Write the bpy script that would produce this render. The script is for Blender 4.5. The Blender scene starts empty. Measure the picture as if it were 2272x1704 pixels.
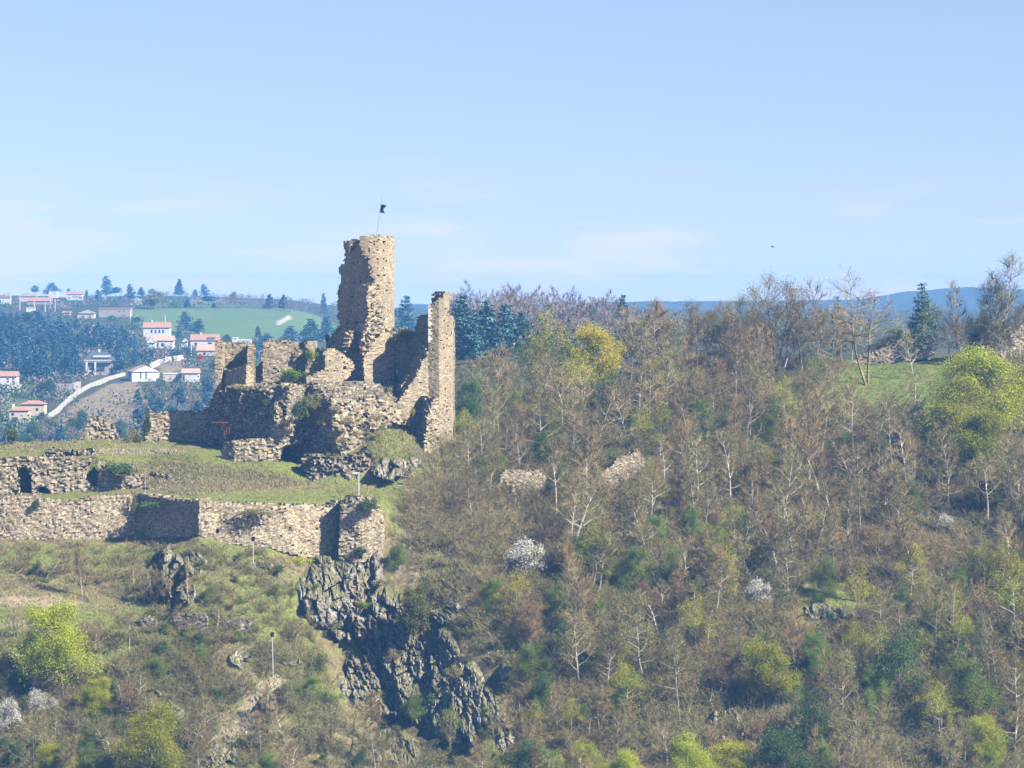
import bpy, math, random
import numpy as np
from mathutils import Vector, Matrix

# ------------------------------------------------------------------ camera, sky, sun
F, HY, CX = 6750.0, 640.0, 1136.0           # focal length in photo pixels, horizon row, centre column
sc = bpy.context.scene
COL = sc.collection
cam = bpy.data.cameras.new("camera")
camo = bpy.data.objects.new("camera", cam); COL.objects.link(camo)
camo.location = (0, 0, 0); camo.rotation_euler = (math.radians(90), 0, 0)
cam.sensor_width = 36; cam.lens = 36 * F / 2272
cam.shift_y = -(852 - HY) / 2272
cam.clip_start = 1; cam.clip_end = 30000
sc.camera = camo

SUN_EL, SUN_AZ = 41, 60                      # elevation; angle to the right of straight towards the camera
sdir = Vector((math.cos(math.radians(SUN_EL)) * math.sin(math.radians(SUN_AZ)),
               -math.cos(math.radians(SUN_EL)) * math.cos(math.radians(SUN_AZ)), math.sin(math.radians(SUN_EL))))
sun = bpy.data.lights.new("sun", 'SUN'); sun.energy = 5.0; sun.angle = math.radians(0.5); sun.color = (1, .92, .76)
suno = bpy.data.objects.new("sun", sun); COL.objects.link(suno)
suno.rotation_euler = sdir.to_track_quat('Z', 'Y').to_euler()
w = bpy.data.worlds.new("World"); sc.world = w; w.use_nodes = True
nt = w.node_tree; bg = nt.nodes['Background']
sky = nt.nodes.new('ShaderNodeTexSky'); sky.sky_type = 'NISHITA'; sky.sun_disc = False
sky.sun_elevation = math.radians(SUN_EL); sky.sun_rotation = math.atan2(sdir.x, sdir.y)
sky.air_density = 1.5; sky.dust_density = 0.3; sky.ozone_density = 3.0
tc = nt.nodes.new('ShaderNodeTexCoord')
mp = nt.nodes.new('ShaderNodeVectorMath'); mp.operation = 'ADD'; mp.inputs[1].default_value = (0, 0, .11)
nt.links.new(tc.outputs['Generated'], mp.inputs[0]); nt.links.new(mp.outputs[0], sky.inputs[0])
# faint pinkish cloud streaks low over the hills
sm = nt.nodes.new('ShaderNodeMapping'); sm.inputs['Scale'].default_value = (14, 1, 75)
nt.links.new(tc.outputs['Generated'], sm.inputs[0])
cn = nt.nodes.new('ShaderNodeTexNoise'); cn.inputs['Scale'].default_value = 1.3; cn.inputs['Detail'].default_value = 5
nt.links.new(sm.outputs[0], cn.inputs[0])
cr = nt.nodes.new('ShaderNodeMapRange'); cr.inputs[1].default_value = .5; cr.inputs[2].default_value = .78; cr.inputs[4].default_value = .5
nt.links.new(cn.outputs[0], cr.inputs[0])
sep = nt.nodes.new('ShaderNodeSeparateXYZ'); nt.links.new(tc.outputs['Generated'], sep.inputs[0])
bd = nt.nodes.new('ShaderNodeMapRange'); bd.interpolation_type = 'SMOOTHSTEP'
bd.inputs[1].default_value = .045; bd.inputs[2].default_value = .015
nt.links.new(sep.outputs[2], bd.inputs[0])
mul = nt.nodes.new('ShaderNodeMath'); mul.operation = 'MULTIPLY'
nt.links.new(cr.outputs[0], mul.inputs[0]); nt.links.new(bd.outputs[0], mul.inputs[1])
mixc = nt.nodes.new('ShaderNodeMix'); mixc.data_type = 'RGBA'; mixc.inputs[7].default_value = (7.6, 6.5, 7.0, 1)
nt.links.new(mul.outputs[0], mixc.inputs[0]); nt.links.new(sky.outputs[0], mixc.inputs[6])
tint = nt.nodes.new('ShaderNodeMix'); tint.data_type = 'RGBA'; tint.blend_type = 'MULTIPLY'; tint.inputs[0].default_value = 1
tint.inputs[7].default_value = (1.10, 1.07, 1.30, 1)
nt.links.new(mixc.outputs[2], tint.inputs[6])
# the sky is painted brighter towards the horizon to offset the haze box's darkening
def mth(op, x, y):
    m = nt.nodes.new('ShaderNodeMath'); m.operation = op
    for k, v in ((0, x), (1, y)):
        if isinstance(v, (int, float)): m.inputs[k].default_value = v
        elif v is not None: nt.links.new(v, m.inputs[k])
    return m.outputs[0]
air = mth('SUBTRACT', mth('POWER', 2.71828, mth('DIVIDE', .0031, mth('MAXIMUM', sep.outputs[2], .0037))), 1)
vs = nt.nodes.new('ShaderNodeVectorMath'); vs.operation = 'SCALE'; vs.inputs[0].default_value = (.42, .20, .14); nt.links.new(air, vs.inputs['Scale'])
va = nt.nodes.new('ShaderNodeVectorMath'); va.operation = 'ADD'; va.inputs[1].default_value = (1, 1, 1); nt.links.new(vs.outputs[0], va.inputs[0])
hb = nt.nodes.new('ShaderNodeMix'); hb.data_type = 'RGBA'; hb.blend_type = 'MULTIPLY'; hb.inputs[0].default_value = 1
nt.links.new(tint.outputs[2], hb.inputs[6]); nt.links.new(va.outputs[0], hb.inputs[7]); nt.links.new(hb.outputs[2], bg.inputs[0])
bg.inputs[1].default_value = 0.050
sc.view_settings.view_transform = 'Standard'; sc.view_settings.look = 'None'
sc.view_settings.exposure = 1.45; sc.view_settings.gamma = 1
sc.render.engine = 'CYCLES'
cy = sc.cycles
cy.max_bounces = 5; cy.diffuse_bounces = 0; cy.glossy_bounces = 1; cy.transmission_bounces = 2
cy.transparent_max_bounces = 4; cy.volume_bounces = 0; cy.use_denoising = True
cy.use_adaptive_sampling = True; cy.adaptive_threshold = 0.02
cy.caustics_reflective = False; cy.caustics_refractive = False
cy.pixel_filter_type = 'BLACKMAN_HARRIS'

RNG = np.random.default_rng(7)
random.seed(7)

# ------------------------------------------------------------------ small helpers
def WP(px, py, Y):                            # a photo pixel at depth Y -> world point
    return Vector(((px - CX) / F * Y, Y, -(py - HY) / F * Y))

def hash3(i, j, k, seed=0):
    n = (i.astype(np.int64) * 374761393 + j.astype(np.int64) * 668265263 + k.astype(np.int64) * 2147483647 + seed * 974634777) & 0xffffffff
    n = ((n ^ (n >> 13)) * 1274126177) & 0xffffffff
    n = ((n ^ (n >> 15)) * 2246822519) & 0xffffffff
    return ((n ^ (n >> 16)) & 0xffff) / 65535.0

def vnoise(x, y, z, seed=0):
    x, y, z = np.broadcast_arrays(np.asarray(x, float), np.asarray(y, float), np.asarray(z, float))
    xi, yi, zi = np.floor(x), np.floor(y), np.floor(z)
    xf, yf, zf = x - xi, y - yi, z - zi
    xf, yf, zf = [t * t * (3 - 2 * t) for t in (xf, yf, zf)]
    r = 0
    for a in (0, 1):
        for b in (0, 1):
            for c in (0, 1):
                r = r + hash3(xi + a, yi + b, zi + c, seed) * (xf if a else 1 - xf) * (yf if b else 1 - yf) * (zf if c else 1 - zf)
    return r

def fbm(x, y, z, oct=4, seed=0):
    x, y, z = np.asarray(x, float), np.asarray(y, float), np.asarray(z, float)
    s, a, t = 0, 1, 0
    for o in range(oct):
        s = s + a * vnoise(x * 2 ** o + o * 17.3, y * 2 ** o + 3.1 * o, z * 2 ** o, seed + o); t += a; a *= .5
    return s / t - .5

def in_poly(px, py, poly):
    r = np.zeros(px.shape, bool); n = len(poly)
    for i in range(n):
        x0, y0 = poly[i]; x1, y1 = poly[(i + 1) % n]
        if y0 == y1: continue
        c = ((y0 > py) != (y1 > py)) & (px < (x1 - x0) * (py - y0) / (y1 - y0) + x0)
        r ^= c
    return r

def poly_dist(px, py, poly):
    d = np.full(px.shape, 1e9); n = len(poly)
    for i in range(n):
        x0, y0 = poly[i]; x1, y1 = poly[(i + 1) % n]
        dx, dy = x1 - x0, y1 - y0; L = dx * dx + dy * dy + 1e-9
        t = np.clip(((px - x0) * dx + (py - y0) * dy) / L, 0, 1)
        d = np.minimum(d, np.hypot(px - x0 - t * dx, py - y0 - t * dy))
    return d

def mesh_np(name, V, Q, mats, midx=None, smooth=False, attr=None):
    me = bpy.data.meshes.new(name)
    V = np.asarray(V, np.float32); Q = np.asarray(Q, np.int32)
    me.vertices.add(len(V)); me.vertices.foreach_set('co', V.ravel())
    k = Q.shape[1]
    me.loops.add(Q.size); me.loops.foreach_set('vertex_index', Q.ravel())
    me.polygons.add(len(Q)); me.polygons.foreach_set('loop_start', np.arange(0, Q.size, k, dtype=np.int32))
    if not isinstance(mats, (list, tuple)): mats = [mats]
    for m in mats: me.materials.append(m)
    if midx is not None: me.polygons.foreach_set('material_index', np.asarray(midx, np.int32))
    me.polygons.foreach_set('use_smooth', np.full(len(Q), bool(smooth)))
    if attr is not None:
        a = me.color_attributes.new('zone', 'FLOAT_COLOR', 'POINT')
        a.data.foreach_set('color', np.asarray(attr, np.float32).ravel())
    me.update(calc_edges=True)
    return me

def link(name, me, parent=None, loc=(0, 0, 0)):
    o = bpy.data.objects.new(name, me); COL.objects.link(o); o.location = loc
    if parent is not None: o.parent = parent
    return o

def tag(o, label, cat, group=None, kind=None):
    if label: o['label'] = label
    if cat: o['category'] = cat
    if group: o['group'] = group
    if kind: o['kind'] = kind
    return o

def thing(name, label, cat, loc=(0, 0, 0), rotz=0, group=None):
    o = bpy.data.objects.new(name, None); COL.objects.link(o); o.empty_display_size = .5
    o.location = loc; o.rotation_euler = (0, 0, rotz)
    return tag(o, label, cat, group)

def world_part(name, V, Q, mats, parent, **kw):
    """mesh given in world coordinates, hung under parent (or placed with its own origin)"""
    V = np.asarray(V, float)
    org = np.array(parent.location) if parent is not None else np.array([V[:, 0].mean(), V[:, 1].mean(), V[:, 2].min()])
    me = mesh_np(name, V - org, Q, mats, **kw)
    return link(name, me, parent, (0, 0, 0) if parent is not None else org)

class MB:                                     # collects quads
    def __init__(s): s.V = []; s.Q = []; s.M = []; s.n = 0
    def add(s, V, Q, m=0):
        V = np.asarray(V, float); Q = np.asarray(Q, int)
        s.V.append(V); s.Q.append(Q + s.n); s.M.append(np.full(len(Q), m)); s.n += len(V)
    def box(s, c, size, rz=0, m=0, taper=1.0):
        x, y, z = [t / 2 for t in size]
        P = np.array([(-x, -y, -z), (x, -y, -z), (x, y, -z), (-x, y, -z), (-x * taper, -y * taper, z), (x * taper, -y * taper, z), (x * taper, y * taper, z), (-x * taper, y * taper, z)])
        R = np.array(Matrix.Rotation(rz, 3, 'Z')); P = P @ R.T + np.array(c)
        s.add(P, [(0, 3, 2, 1), (4, 5, 6, 7), (0, 1, 5, 4), (1, 2, 6, 5), (2, 3, 7, 6), (3, 0, 4, 7)], m)
    def tube(s, pts, rad, n=6, m=0):
        pts = [np.array(p, float) for p in pts]; rings = []
        for i, p in enumerate(pts):
            d = pts[min(i + 1, len(pts) - 1)] - pts[max(i - 1, 0)]; d /= np.linalg.norm(d) + 1e-9
            a = np.cross(d, (0, 0, 1) if abs(d[2]) < .9 else (1, 0, 0)); a /= np.linalg.norm(a); b = np.cross(d, a)
            r = rad[i] if hasattr(rad, '__len__') else rad
            rings.append([p + r * (math.cos(t) * a + math.sin(t) * b) for t in np.arange(n) * 2 * math.pi / n])
        V = np.array(rings).reshape(-1, 3); Q = []
        for i in range(len(pts) - 1):
            for k in range(n):
                Q.append((i * n + k, i * n + (k + 1) % n, (i + 1) * n + (k + 1) % n, (i + 1) * n + k))
        s.add(V, Q, m)
    def out(s): return np.concatenate(s.V), np.concatenate(s.Q), np.concatenate(s.M)
    def build(s, name, mats, parent=None, loc=(0, 0, 0), smooth=False):
        V, Q, M = s.out(); return link(name, mesh_np(name, V, Q, mats, M, smooth), parent, loc)

def segs_to_tubes(P0, P1, R0, R1, n=3):
    P0, P1 = np.asarray(P0, float), np.asarray(P1, float); R0 = np.asarray(R0, float)[:, None]; R1 = np.asarray(R1, float)[:, None]
    D = P1 - P0; D /= np.linalg.norm(D, axis=1, keepdims=True) + 1e-9
    up = np.where(np.abs(D[:, 2:3]) < .9, np.array([[0, 0, 1.]]), np.array([[1., 0, 0]]))
    A = np.cross(D, up); A /= np.linalg.norm(A, axis=1, keepdims=True) + 1e-9; B = np.cross(D, A)
    N = len(P0); V = np.zeros((N, 2 * n, 3))
    for k in range(n):
        t = 2 * math.pi * k / n; o = math.cos(t) * A + math.sin(t) * B
        V[:, k] = P0 + R0 * o; V[:, n + k] = P1 + R1 * o
    q = np.array([(k, (k + 1) % n, n + (k + 1) % n, n + k) for k in range(n)])
    Q = (np.arange(N)[:, None, None] * 2 * n + q[None]).reshape(-1, 4)
    return V.reshape(-1, 3), Q

def leaf_quads(C, size, rng, flat=0.0):
    C = np.asarray(C, float); N = len(C)
    A = rng.normal(size=(N, 3)); A[:, 2] *= (1 - flat); A /= np.linalg.norm(A, axis=1, keepdims=True) + 1e-9
    B = rng.normal(size=(N, 3)); B[:, 2] *= (1 - flat); B -= (A * B).sum(1, keepdims=True) * A; B /= np.linalg.norm(B, axis=1, keepdims=True) + 1e-9
    s = (size * rng.uniform(.6, 1.3, N))[:, None]; t = s * rng.uniform(.45, .9, N)[:, None]
    V = np.stack([C - A * s * .5, C + B * t * .5, C + A * s * .5, C - B * t * .5], 1)
    return V.reshape(-1, 3), np.arange(N * 4).reshape(-1, 4)

# ------------------------------------------------------------------ materials
def mat(name, rough=.9, spec=.2):
    m = bpy.data.materials.new(name); m.use_nodes = True
    b = m.node_tree.nodes['Principled BSDF']; b.inputs['Roughness'].default_value = rough
    b.inputs['Specular IOR Level'].default_value = spec
    return m, m.node_tree, b
def N(nt, t, **kw):
    n = nt.nodes.new('ShaderNode' + t)
    for k, v in kw.items(): setattr(n, k, v)
    return n
def ramp(nt, fac, stops, interp='LINEAR'):
    r = N(nt, 'ValToRGB'); r.color_ramp.interpolation = interp; e = r.color_ramp.elements
    while len(e) < len(stops): e.new(.5)
    for i, (p, c) in enumerate(stops):
        e[i].position = p; e[i].color = (*c, 1) if len(c) == 3 else c
    nt.links.new(fac, r.inputs[0]); return r
def mixrgb(nt, fac, a, b, mode='MIX'):
    m = N(nt, 'Mix', data_type='RGBA', blend_type=mode)
    for s, v in ((0, fac), (6, a), (7, b)):
        if isinstance(v, bpy.types.NodeSocket): nt.links.new(v, m.inputs[s])
        elif s == 0: m.inputs[0].default_value = v
        else: m.inputs[s].default_value = (*v, 1)
    return m.outputs[2]
def noise(nt, vec, scale, detail=3, rough=.6):
    n = N(nt, 'TexNoise'); n.inputs['Scale'].default_value = scale; n.inputs['Detail'].default_value = detail
    n.inputs['Roughness'].default_value = rough
    nt.links.new(vec, n.inputs['Vector']); return n.outputs['Fac']

def stone_mat(name, lo, mid, hi, mortar, sx=2.6, sz=4.2, orange=.14, grass=True):
    m, nt, b = mat(name, .95, .1); L = nt.links
    geo = N(nt, 'NewGeometry')
    mp = N(nt, 'Mapping'); mp.inputs['Scale'].default_value = (sx, sx, sz); L.new(geo.outputs['Position'], mp.inputs[0])
    wn = N(nt, 'TexNoise'); wn.inputs['Scale'].default_value = 1.2; L.new(mp.outputs[0], wn.inputs['Vector'])
    ad = N(nt, 'Vector' + 'Math', operation='MULTIPLY_ADD'); ad.inputs[1].default_value = (.5, .5, .5)
    L.new(wn.outputs['Color'], ad.inputs[0]); L.new(mp.outputs[0], ad.inputs[2])
    v = N(nt, 'TexVoronoi'); v.inputs['Scale'].default_value = 1; L.new(ad.outputs[0], v.inputs['Vector'])
    ve = N(nt, 'TexVoronoi', feature='DISTANCE_TO_EDGE'); ve.inputs['Scale'].default_value = 1; L.new(ad.outputs[0], ve.inputs['Vector'])
    sp = N(nt, 'SeparateColor'); L.new(v.outputs['Color'], sp.inputs[0])
    c = ramp(nt, sp.outputs[0], [(0, lo), (.3, mid), (.7, hi), (1, tuple(min(1, x * 1.3) for x in hi))]).outputs[0]
    big = noise(nt, geo.outputs['Position'], .35, 4)
    c = mixrgb(nt, ramp(nt, big, [(.35, (.0,) * 3), (.7, (.55,) * 3)]).outputs[0], c, tuple(x * .72 for x in mid), 'MIX')
    n2 = noise(nt, geo.outputs['Position'], .8, 3)
    c = mixrgb(nt, ramp(nt, n2, [(.58, (0,) * 3), (.72, (orange,) * 3)]).outputs[0], c, (.42, .22, .07))
    m4 = N(nt, 'Mapping'); m4.inputs['Scale'].default_value = (.9, .9, .16); L.new(geo.outputs['Position'], m4.inputs[0])
    st = noise(nt, m4.outputs[0], 1.0, 4, .65)                       # weather streaks and grey lichen
    c = mixrgb(nt, ramp(nt, st, [(.5, (0,) * 3), (.68, (.6,) * 3)]).outputs[0], c, (.20, .175, .14))
    e = ramp(nt, ve.outputs['Distance'], [(.02, (1,) * 3), (.14, (0,) * 3)]).outputs[0]
    c = mixrgb(nt, e, c, mortar)
    # missing stones: dark cells
    pit = ramp(nt, sp.outputs[1], [(.955, (0,) * 3), (.97, (.8,) * 3)]).outputs[0]
    c = mixrgb(nt, pit, c, (.09, .07, .05))
    if grass:
        sn = N(nt, 'SeparateXYZ'); L.new(geo.outputs['Normal'], sn.inputs[0])
        n3 = noise(nt, geo.outputs['Position'], 1.5, 3)
        a = N(nt, 'Math', operation='MULTIPLY_ADD'); L.new(n3, a.inputs[0]); a.inputs[1].default_value = .9; L.new(sn.outputs[2], a.inputs[2])
        g = ramp(nt, a.outputs[0], [(.98, (0,) * 3), (1.0, (1,) * 3)])
        mr = N(nt, 'MapRange'); mr.inputs[1].default_value = 1.05; mr.inputs[2].default_value = 1.3; L.new(a.outputs[0], mr.inputs[0])
        gc = mixrgb(nt, ramp(nt, n3, [(.4, (0,) * 3), (.6, (1,) * 3)]).outputs[0], (.13, .13, .045), (.24, .18, .09))
        c = mixrgb(nt, mr.outputs[0], c, gc)
    L.new(c, b.inputs['Base Color'])
    h = N(nt, 'Math', operation='MULTIPLY_ADD'); L.new(ve.outputs['Distance'], h.inputs[0]); h.inputs[1].default_value = 1.2; L.new(sp.outputs[2], h.inputs[2])
    h2 = N(nt, 'Math', operation='SUBTRACT'); L.new(h.outputs[0], h2.inputs[0]); L.new(pit, h2.inputs[1])
    bp = N(nt, 'Bump'); bp.inputs['Strength'].default_value = .8; bp.inputs['Distance'].default_value = .06
    L.new(h2.outputs[0], bp.inputs['Height']); L.new(bp.outputs[0], b.inputs['Normal'])
    return m

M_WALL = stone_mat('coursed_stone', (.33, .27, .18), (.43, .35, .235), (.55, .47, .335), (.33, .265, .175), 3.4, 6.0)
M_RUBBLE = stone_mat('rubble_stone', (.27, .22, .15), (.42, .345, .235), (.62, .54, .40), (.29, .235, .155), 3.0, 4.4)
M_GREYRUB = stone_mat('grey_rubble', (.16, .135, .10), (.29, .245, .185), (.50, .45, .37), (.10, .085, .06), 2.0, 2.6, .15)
M_QUOIN = stone_mat('pale_quoin', (.6, .56, .48), (.74, .70, .62), (.82, .79, .72), (.5, .45, .36), .8, 1.5, 0, False)

def rock_mat(name, a, b_, c_):
    m, nt, b = mat(name, .85, .25); L = nt.links; geo = N(nt, 'NewGeometry')
    mp = N(nt, 'Mapping'); mp.inputs['Rotation'].default_value = (0, math.radians(28), 0); mp.inputs['Scale'].default_value = (1.6, 1, .45)
    L.new(geo.outputs['Position'], mp.inputs[0])
    n1 = noise(nt, mp.outputs[0], .9, 6, .7); n2 = noise(nt, geo.outputs['Position'], .22, 3)
    c = ramp(nt, n1, [(.3, a), (.5, b_), (.68, c_)]).outputs[0]
    c = mixrgb(nt, ramp(nt, n2, [(.45, (0,) * 3), (.65, (.7,) * 3)]).outputs[0], c, (.24, .19, .13), 'MIX')
    sn = N(nt, 'SeparateXYZ'); L.new(geo.outputs['Normal'], sn.inputs[0])
    a_ = N(nt, 'Math', operation='MULTIPLY_ADD'); L.new(noise(nt, geo.outputs['Position'], 1.1, 3), a_.inputs[0]); a_.inputs[1].default_value = 1.2; L.new(sn.outputs[2], a_.inputs[2])
    mr = N(nt, 'MapRange'); mr.inputs[1].default_value = 1.2; mr.inputs[2].default_value = 1.42; L.new(a_.outputs[0], mr.inputs[0])
    c = mixrgb(nt, mr.outputs[0], c, (.17, .165, .06))
    L.new(c, b.inputs['Base Color'])
    bp = N(nt, 'Bump'); bp.inputs['Strength'].default_value = .9; bp.inputs['Distance'].default_value = .35
    L.new(n1, bp.inputs['Height']); L.new(bp.outputs[0], b.inputs['Normal'])
    return m
M_ROCK = rock_mat('dark_schist', (.085, .075, .075), (.24, .215, .20), (.60, .55, .49))
M_ROCKL = rock_mat('pale_rock', (.12, .10, .09), (.32, .28, .23), (.62, .57, .49))

def ground_mat():
    m, nt, b = mat('hillside_ground', 1, .05); L = nt.links; geo = N(nt, 'NewGeometry'); P = geo.outputs['Position']
    at = N(nt, 'VertexColor', layer_name='zone'); sp = N(nt, 'SeparateColor'); L.new(at.outputs[0], sp.inputs[0])
    fine = noise(nt, P, 2.2, 6, .75); med = noise(nt, P, .45, 4); tiny = noise(nt, P, 7, 3, .8)
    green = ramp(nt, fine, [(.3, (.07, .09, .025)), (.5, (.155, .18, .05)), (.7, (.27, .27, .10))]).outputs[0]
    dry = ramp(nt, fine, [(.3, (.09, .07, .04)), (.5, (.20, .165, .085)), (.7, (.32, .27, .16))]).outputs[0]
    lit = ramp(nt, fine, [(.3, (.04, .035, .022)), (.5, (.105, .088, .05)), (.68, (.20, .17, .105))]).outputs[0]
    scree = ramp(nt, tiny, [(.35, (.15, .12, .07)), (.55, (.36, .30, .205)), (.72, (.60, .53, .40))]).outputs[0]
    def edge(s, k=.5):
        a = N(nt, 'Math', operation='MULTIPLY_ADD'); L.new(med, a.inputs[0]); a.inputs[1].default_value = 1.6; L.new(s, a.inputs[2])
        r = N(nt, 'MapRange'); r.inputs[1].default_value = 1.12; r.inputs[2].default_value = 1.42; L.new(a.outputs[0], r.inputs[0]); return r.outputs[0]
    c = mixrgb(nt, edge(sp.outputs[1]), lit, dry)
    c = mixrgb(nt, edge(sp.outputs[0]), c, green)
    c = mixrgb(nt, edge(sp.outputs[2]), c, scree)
    L.new(c, b.inputs['Base Color'])
    bp = N(nt, 'Bump'); bp.inputs['Strength'].default_value = .8; bp.inputs['Distance'].default_value = .3
    L.new(fine, bp.inputs['Height']); L.new(bp.outputs[0], b.inputs['Normal'])
    return m
M_GROUND = ground_mat()

def far_ground():
    m, nt, b = mat('far_hillside', 1, .05); L = nt.links; geo = N(nt, 'NewGeometry'); P = geo.outputs['Position']
    at = N(nt, 'VertexColor', layer_name='zone'); sp = N(nt, 'SeparateColor'); L.new(at.outputs[0], sp.inputs[0])
    n = noise(nt, P, .05, 6, .7); n2 = noise(nt, P, .3, 4)
    c = ramp(nt, n, [(.35, (.035, .05, .022)), (.55, (.075, .075, .04)), (.7, (.12, .10, .06))]).outputs[0]
    st = noise(nt, P, .02, 3)
    gr = ramp(nt, n2, [(.3, (.085, .15, .055)), (.7, (.15, .21, .085))]).outputs[0]
    br = ramp(nt, n2, [(.35, (.17, .135, .075)), (.65, (.28, .22, .13))]).outputs[0]
    c = mixrgb(nt, sp.outputs[0], c, gr); c = mixrgb(nt, sp.outputs[1], c, br); c = mixrgb(nt, sp.outputs[2], c, (.45, .38, .28))
    L.new(c, b.inputs['Base Color']); return m
M_FAR = far_ground()

def leaf_mat(name, a, b_, c_, trans=.25, obj=.12):
    m, nt, b = mat(name, .75, .15); L = nt.links
    geo = N(nt, 'NewGeometry'); oi = N(nt, 'ObjectInfo')
    c = ramp(nt, geo.outputs['Random Per Island'], [(0, a), (.5, b_), (1, c_)]).outputs[0]
    hs = N(nt, 'HueSaturation'); L.new(c, hs.inputs['Color'])
    r = N(nt, 'MapRange'); r.inputs[3].default_value = 1 - obj * 2; r.inputs[4].default_value = 1 + obj * 2; L.new(oi.outputs['Random'], r.inputs[0]); L.new(r.outputs[0], hs.inputs['Value'])
    r2 = N(nt, 'MapRange'); r2.inputs[3].default_value = .5 - obj * .12; r2.inputs[4].default_value = .5 + obj * .12
    mu = N(nt, 'Math', operation='FRACT'); m3 = N(nt, 'Math', operation='MULTIPLY'); L.new(oi.outputs['Random'], m3.inputs[0]); m3.inputs[1].default_value = 7.7
    L.new(m3.outputs[0], mu.inputs[0]); L.new(mu.outputs[0], r2.inputs[0]); L.new(r2.outputs[0], hs.inputs['Hue'])
    L.new(hs.outputs[0], b.inputs['Base Color'])
    if trans:
        t = N(nt, 'BsdfTranslucent'); L.new(hs.outputs[0], t.inputs[0]); mx = N(nt, 'MixShader'); mx.inputs[0].default_value = trans
        L.new(b.outputs[0], mx.inputs[1]); L.new(t.outputs[0], mx.inputs[2]); L.new(mx.outputs[0], nt.nodes['Material Output'].inputs[0])
    return m
M_YEL = leaf_mat('spring_yellow_leaves', (.25, .29, .018), (.38, .41, .028), (.50, .49, .045), .4)
M_YEL2 = leaf_mat('bright_yellow_leaves', (.32, .30, .015), (.55, .48, .02), (.75, .62, .05), .35, .04)
M_GRN = leaf_mat('spring_green_leaves', (.10, .16, .025), (.17, .25, .04), (.25, .33, .06), .35)
M_DRK = leaf_mat('ivy_green_leaves', (.03, .065, .02), (.065, .12, .035), (.13, .19, .06), .2)
M_OLV = leaf_mat('olive_dark_leaves', (.06, .07, .012), (.12, .125, .022), (.20, .20, .045), .1)
M_BUD = leaf_mat('budding_olive_leaves', (.13, .13, .05), (.22, .21, .08), (.33, .30, .13), .3)
M_RUST = leaf_mat('rusty_buds', (.17, .10, .045), (.27, .17, .07), (.38, .26, .10), .3)
M_WHT = leaf_mat('white_blossom', (.55, .55, .48), (.72, .71, .64), (.82, .82, .78), .2, .02)
M_CON = leaf_mat('hazy_cedar_needles', (.025, .07, .075), (.05, .12, .13), (.10, .19, .20), .1, .22)  # extra blue in the needle colour stands in for distance haze
M_TWIG = leaf_mat('brown_twigs', (.15, .12, .05), (.26, .215, .095), (.40, .34, .175), 0, .16)
M_TWIGR = leaf_mat('reddish_twigs', (.17, .115, .05), (.27, .195, .085), (.38, .29, .145), 0, .14)
M_BARK = leaf_mat('grey_bark', (.24, .21, .165), (.33, .295, .235), (.43, .39, .32), 0, .25)
M_BARKD = leaf_mat('dark_bark', (.09, .075, .06), (.12, .10, .08), (.16, .135, .11), 0, .15)
M_DRYG = leaf_mat('dry_grass_blades', (.20, .19, .08), (.32, .28, .14), (.46, .39, .23), .2, .02)
M_HEATH = leaf_mat('heath_stems', (.16, .12, .075), (.26, .20, .12), (.36, .29, .19), 0, .02)

def plain(name, col, rough=.7, var=.12, scale=1.5, metal=0):
    m, nt, b = mat(name, rough, .3); geo = N(nt, 'NewGeometry')
    n = noise(nt, geo.outputs['Position'], scale, 4)
    c = ramp(nt, n, [(.3, tuple(x * (1 - var) for x in col)), (.7, tuple(min(1, x * (1 + var)) for x in col))]).outputs[0]
    nt.links.new(c, b.inputs['Base Color']); b.inputs['Metallic'].default_value = metal; return m
M_WHITE = plain('white_render', (.80, .78, .74), .8, .05)
M_CREAM = plain('cream_render', (.70, .60, .45), .8, .08)
M_BEIGE = plain('beige_render', (.42, .38, .33), .9, .12, .6)
M_TILE = plain('terracotta_tiles', (.46, .24, .17), .85, .2, 1.2)
M_TILEP = plain('pale_tiles', (.52, .35, .27), .85, .2, 1.2)
M_SLATE = plain('slate_roof', (.10, .105, .12), .6, .1)
M_GLASS = plain('window_dark', (.06, .065, .08), .2, .1)
M_POST = plain('white_painted_metal', (.75, .75, .74), .4, .04)
M_STEEL = plain('grey_steel', (.35, .35, .36), .45, .1)
M_BLACK = plain('black_housing', (.02, .02, .022), .5, .1)
M_RUSTM = plain('rusty_iron', (.14, .06, .035), .8, .3, 3)
M_FLAG = plain('navy_flag_cloth', (.012, .018, .13), .8, .1)
M_REDC = plain('red_panel', (.5, .04, .04), .5, .1)

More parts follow.
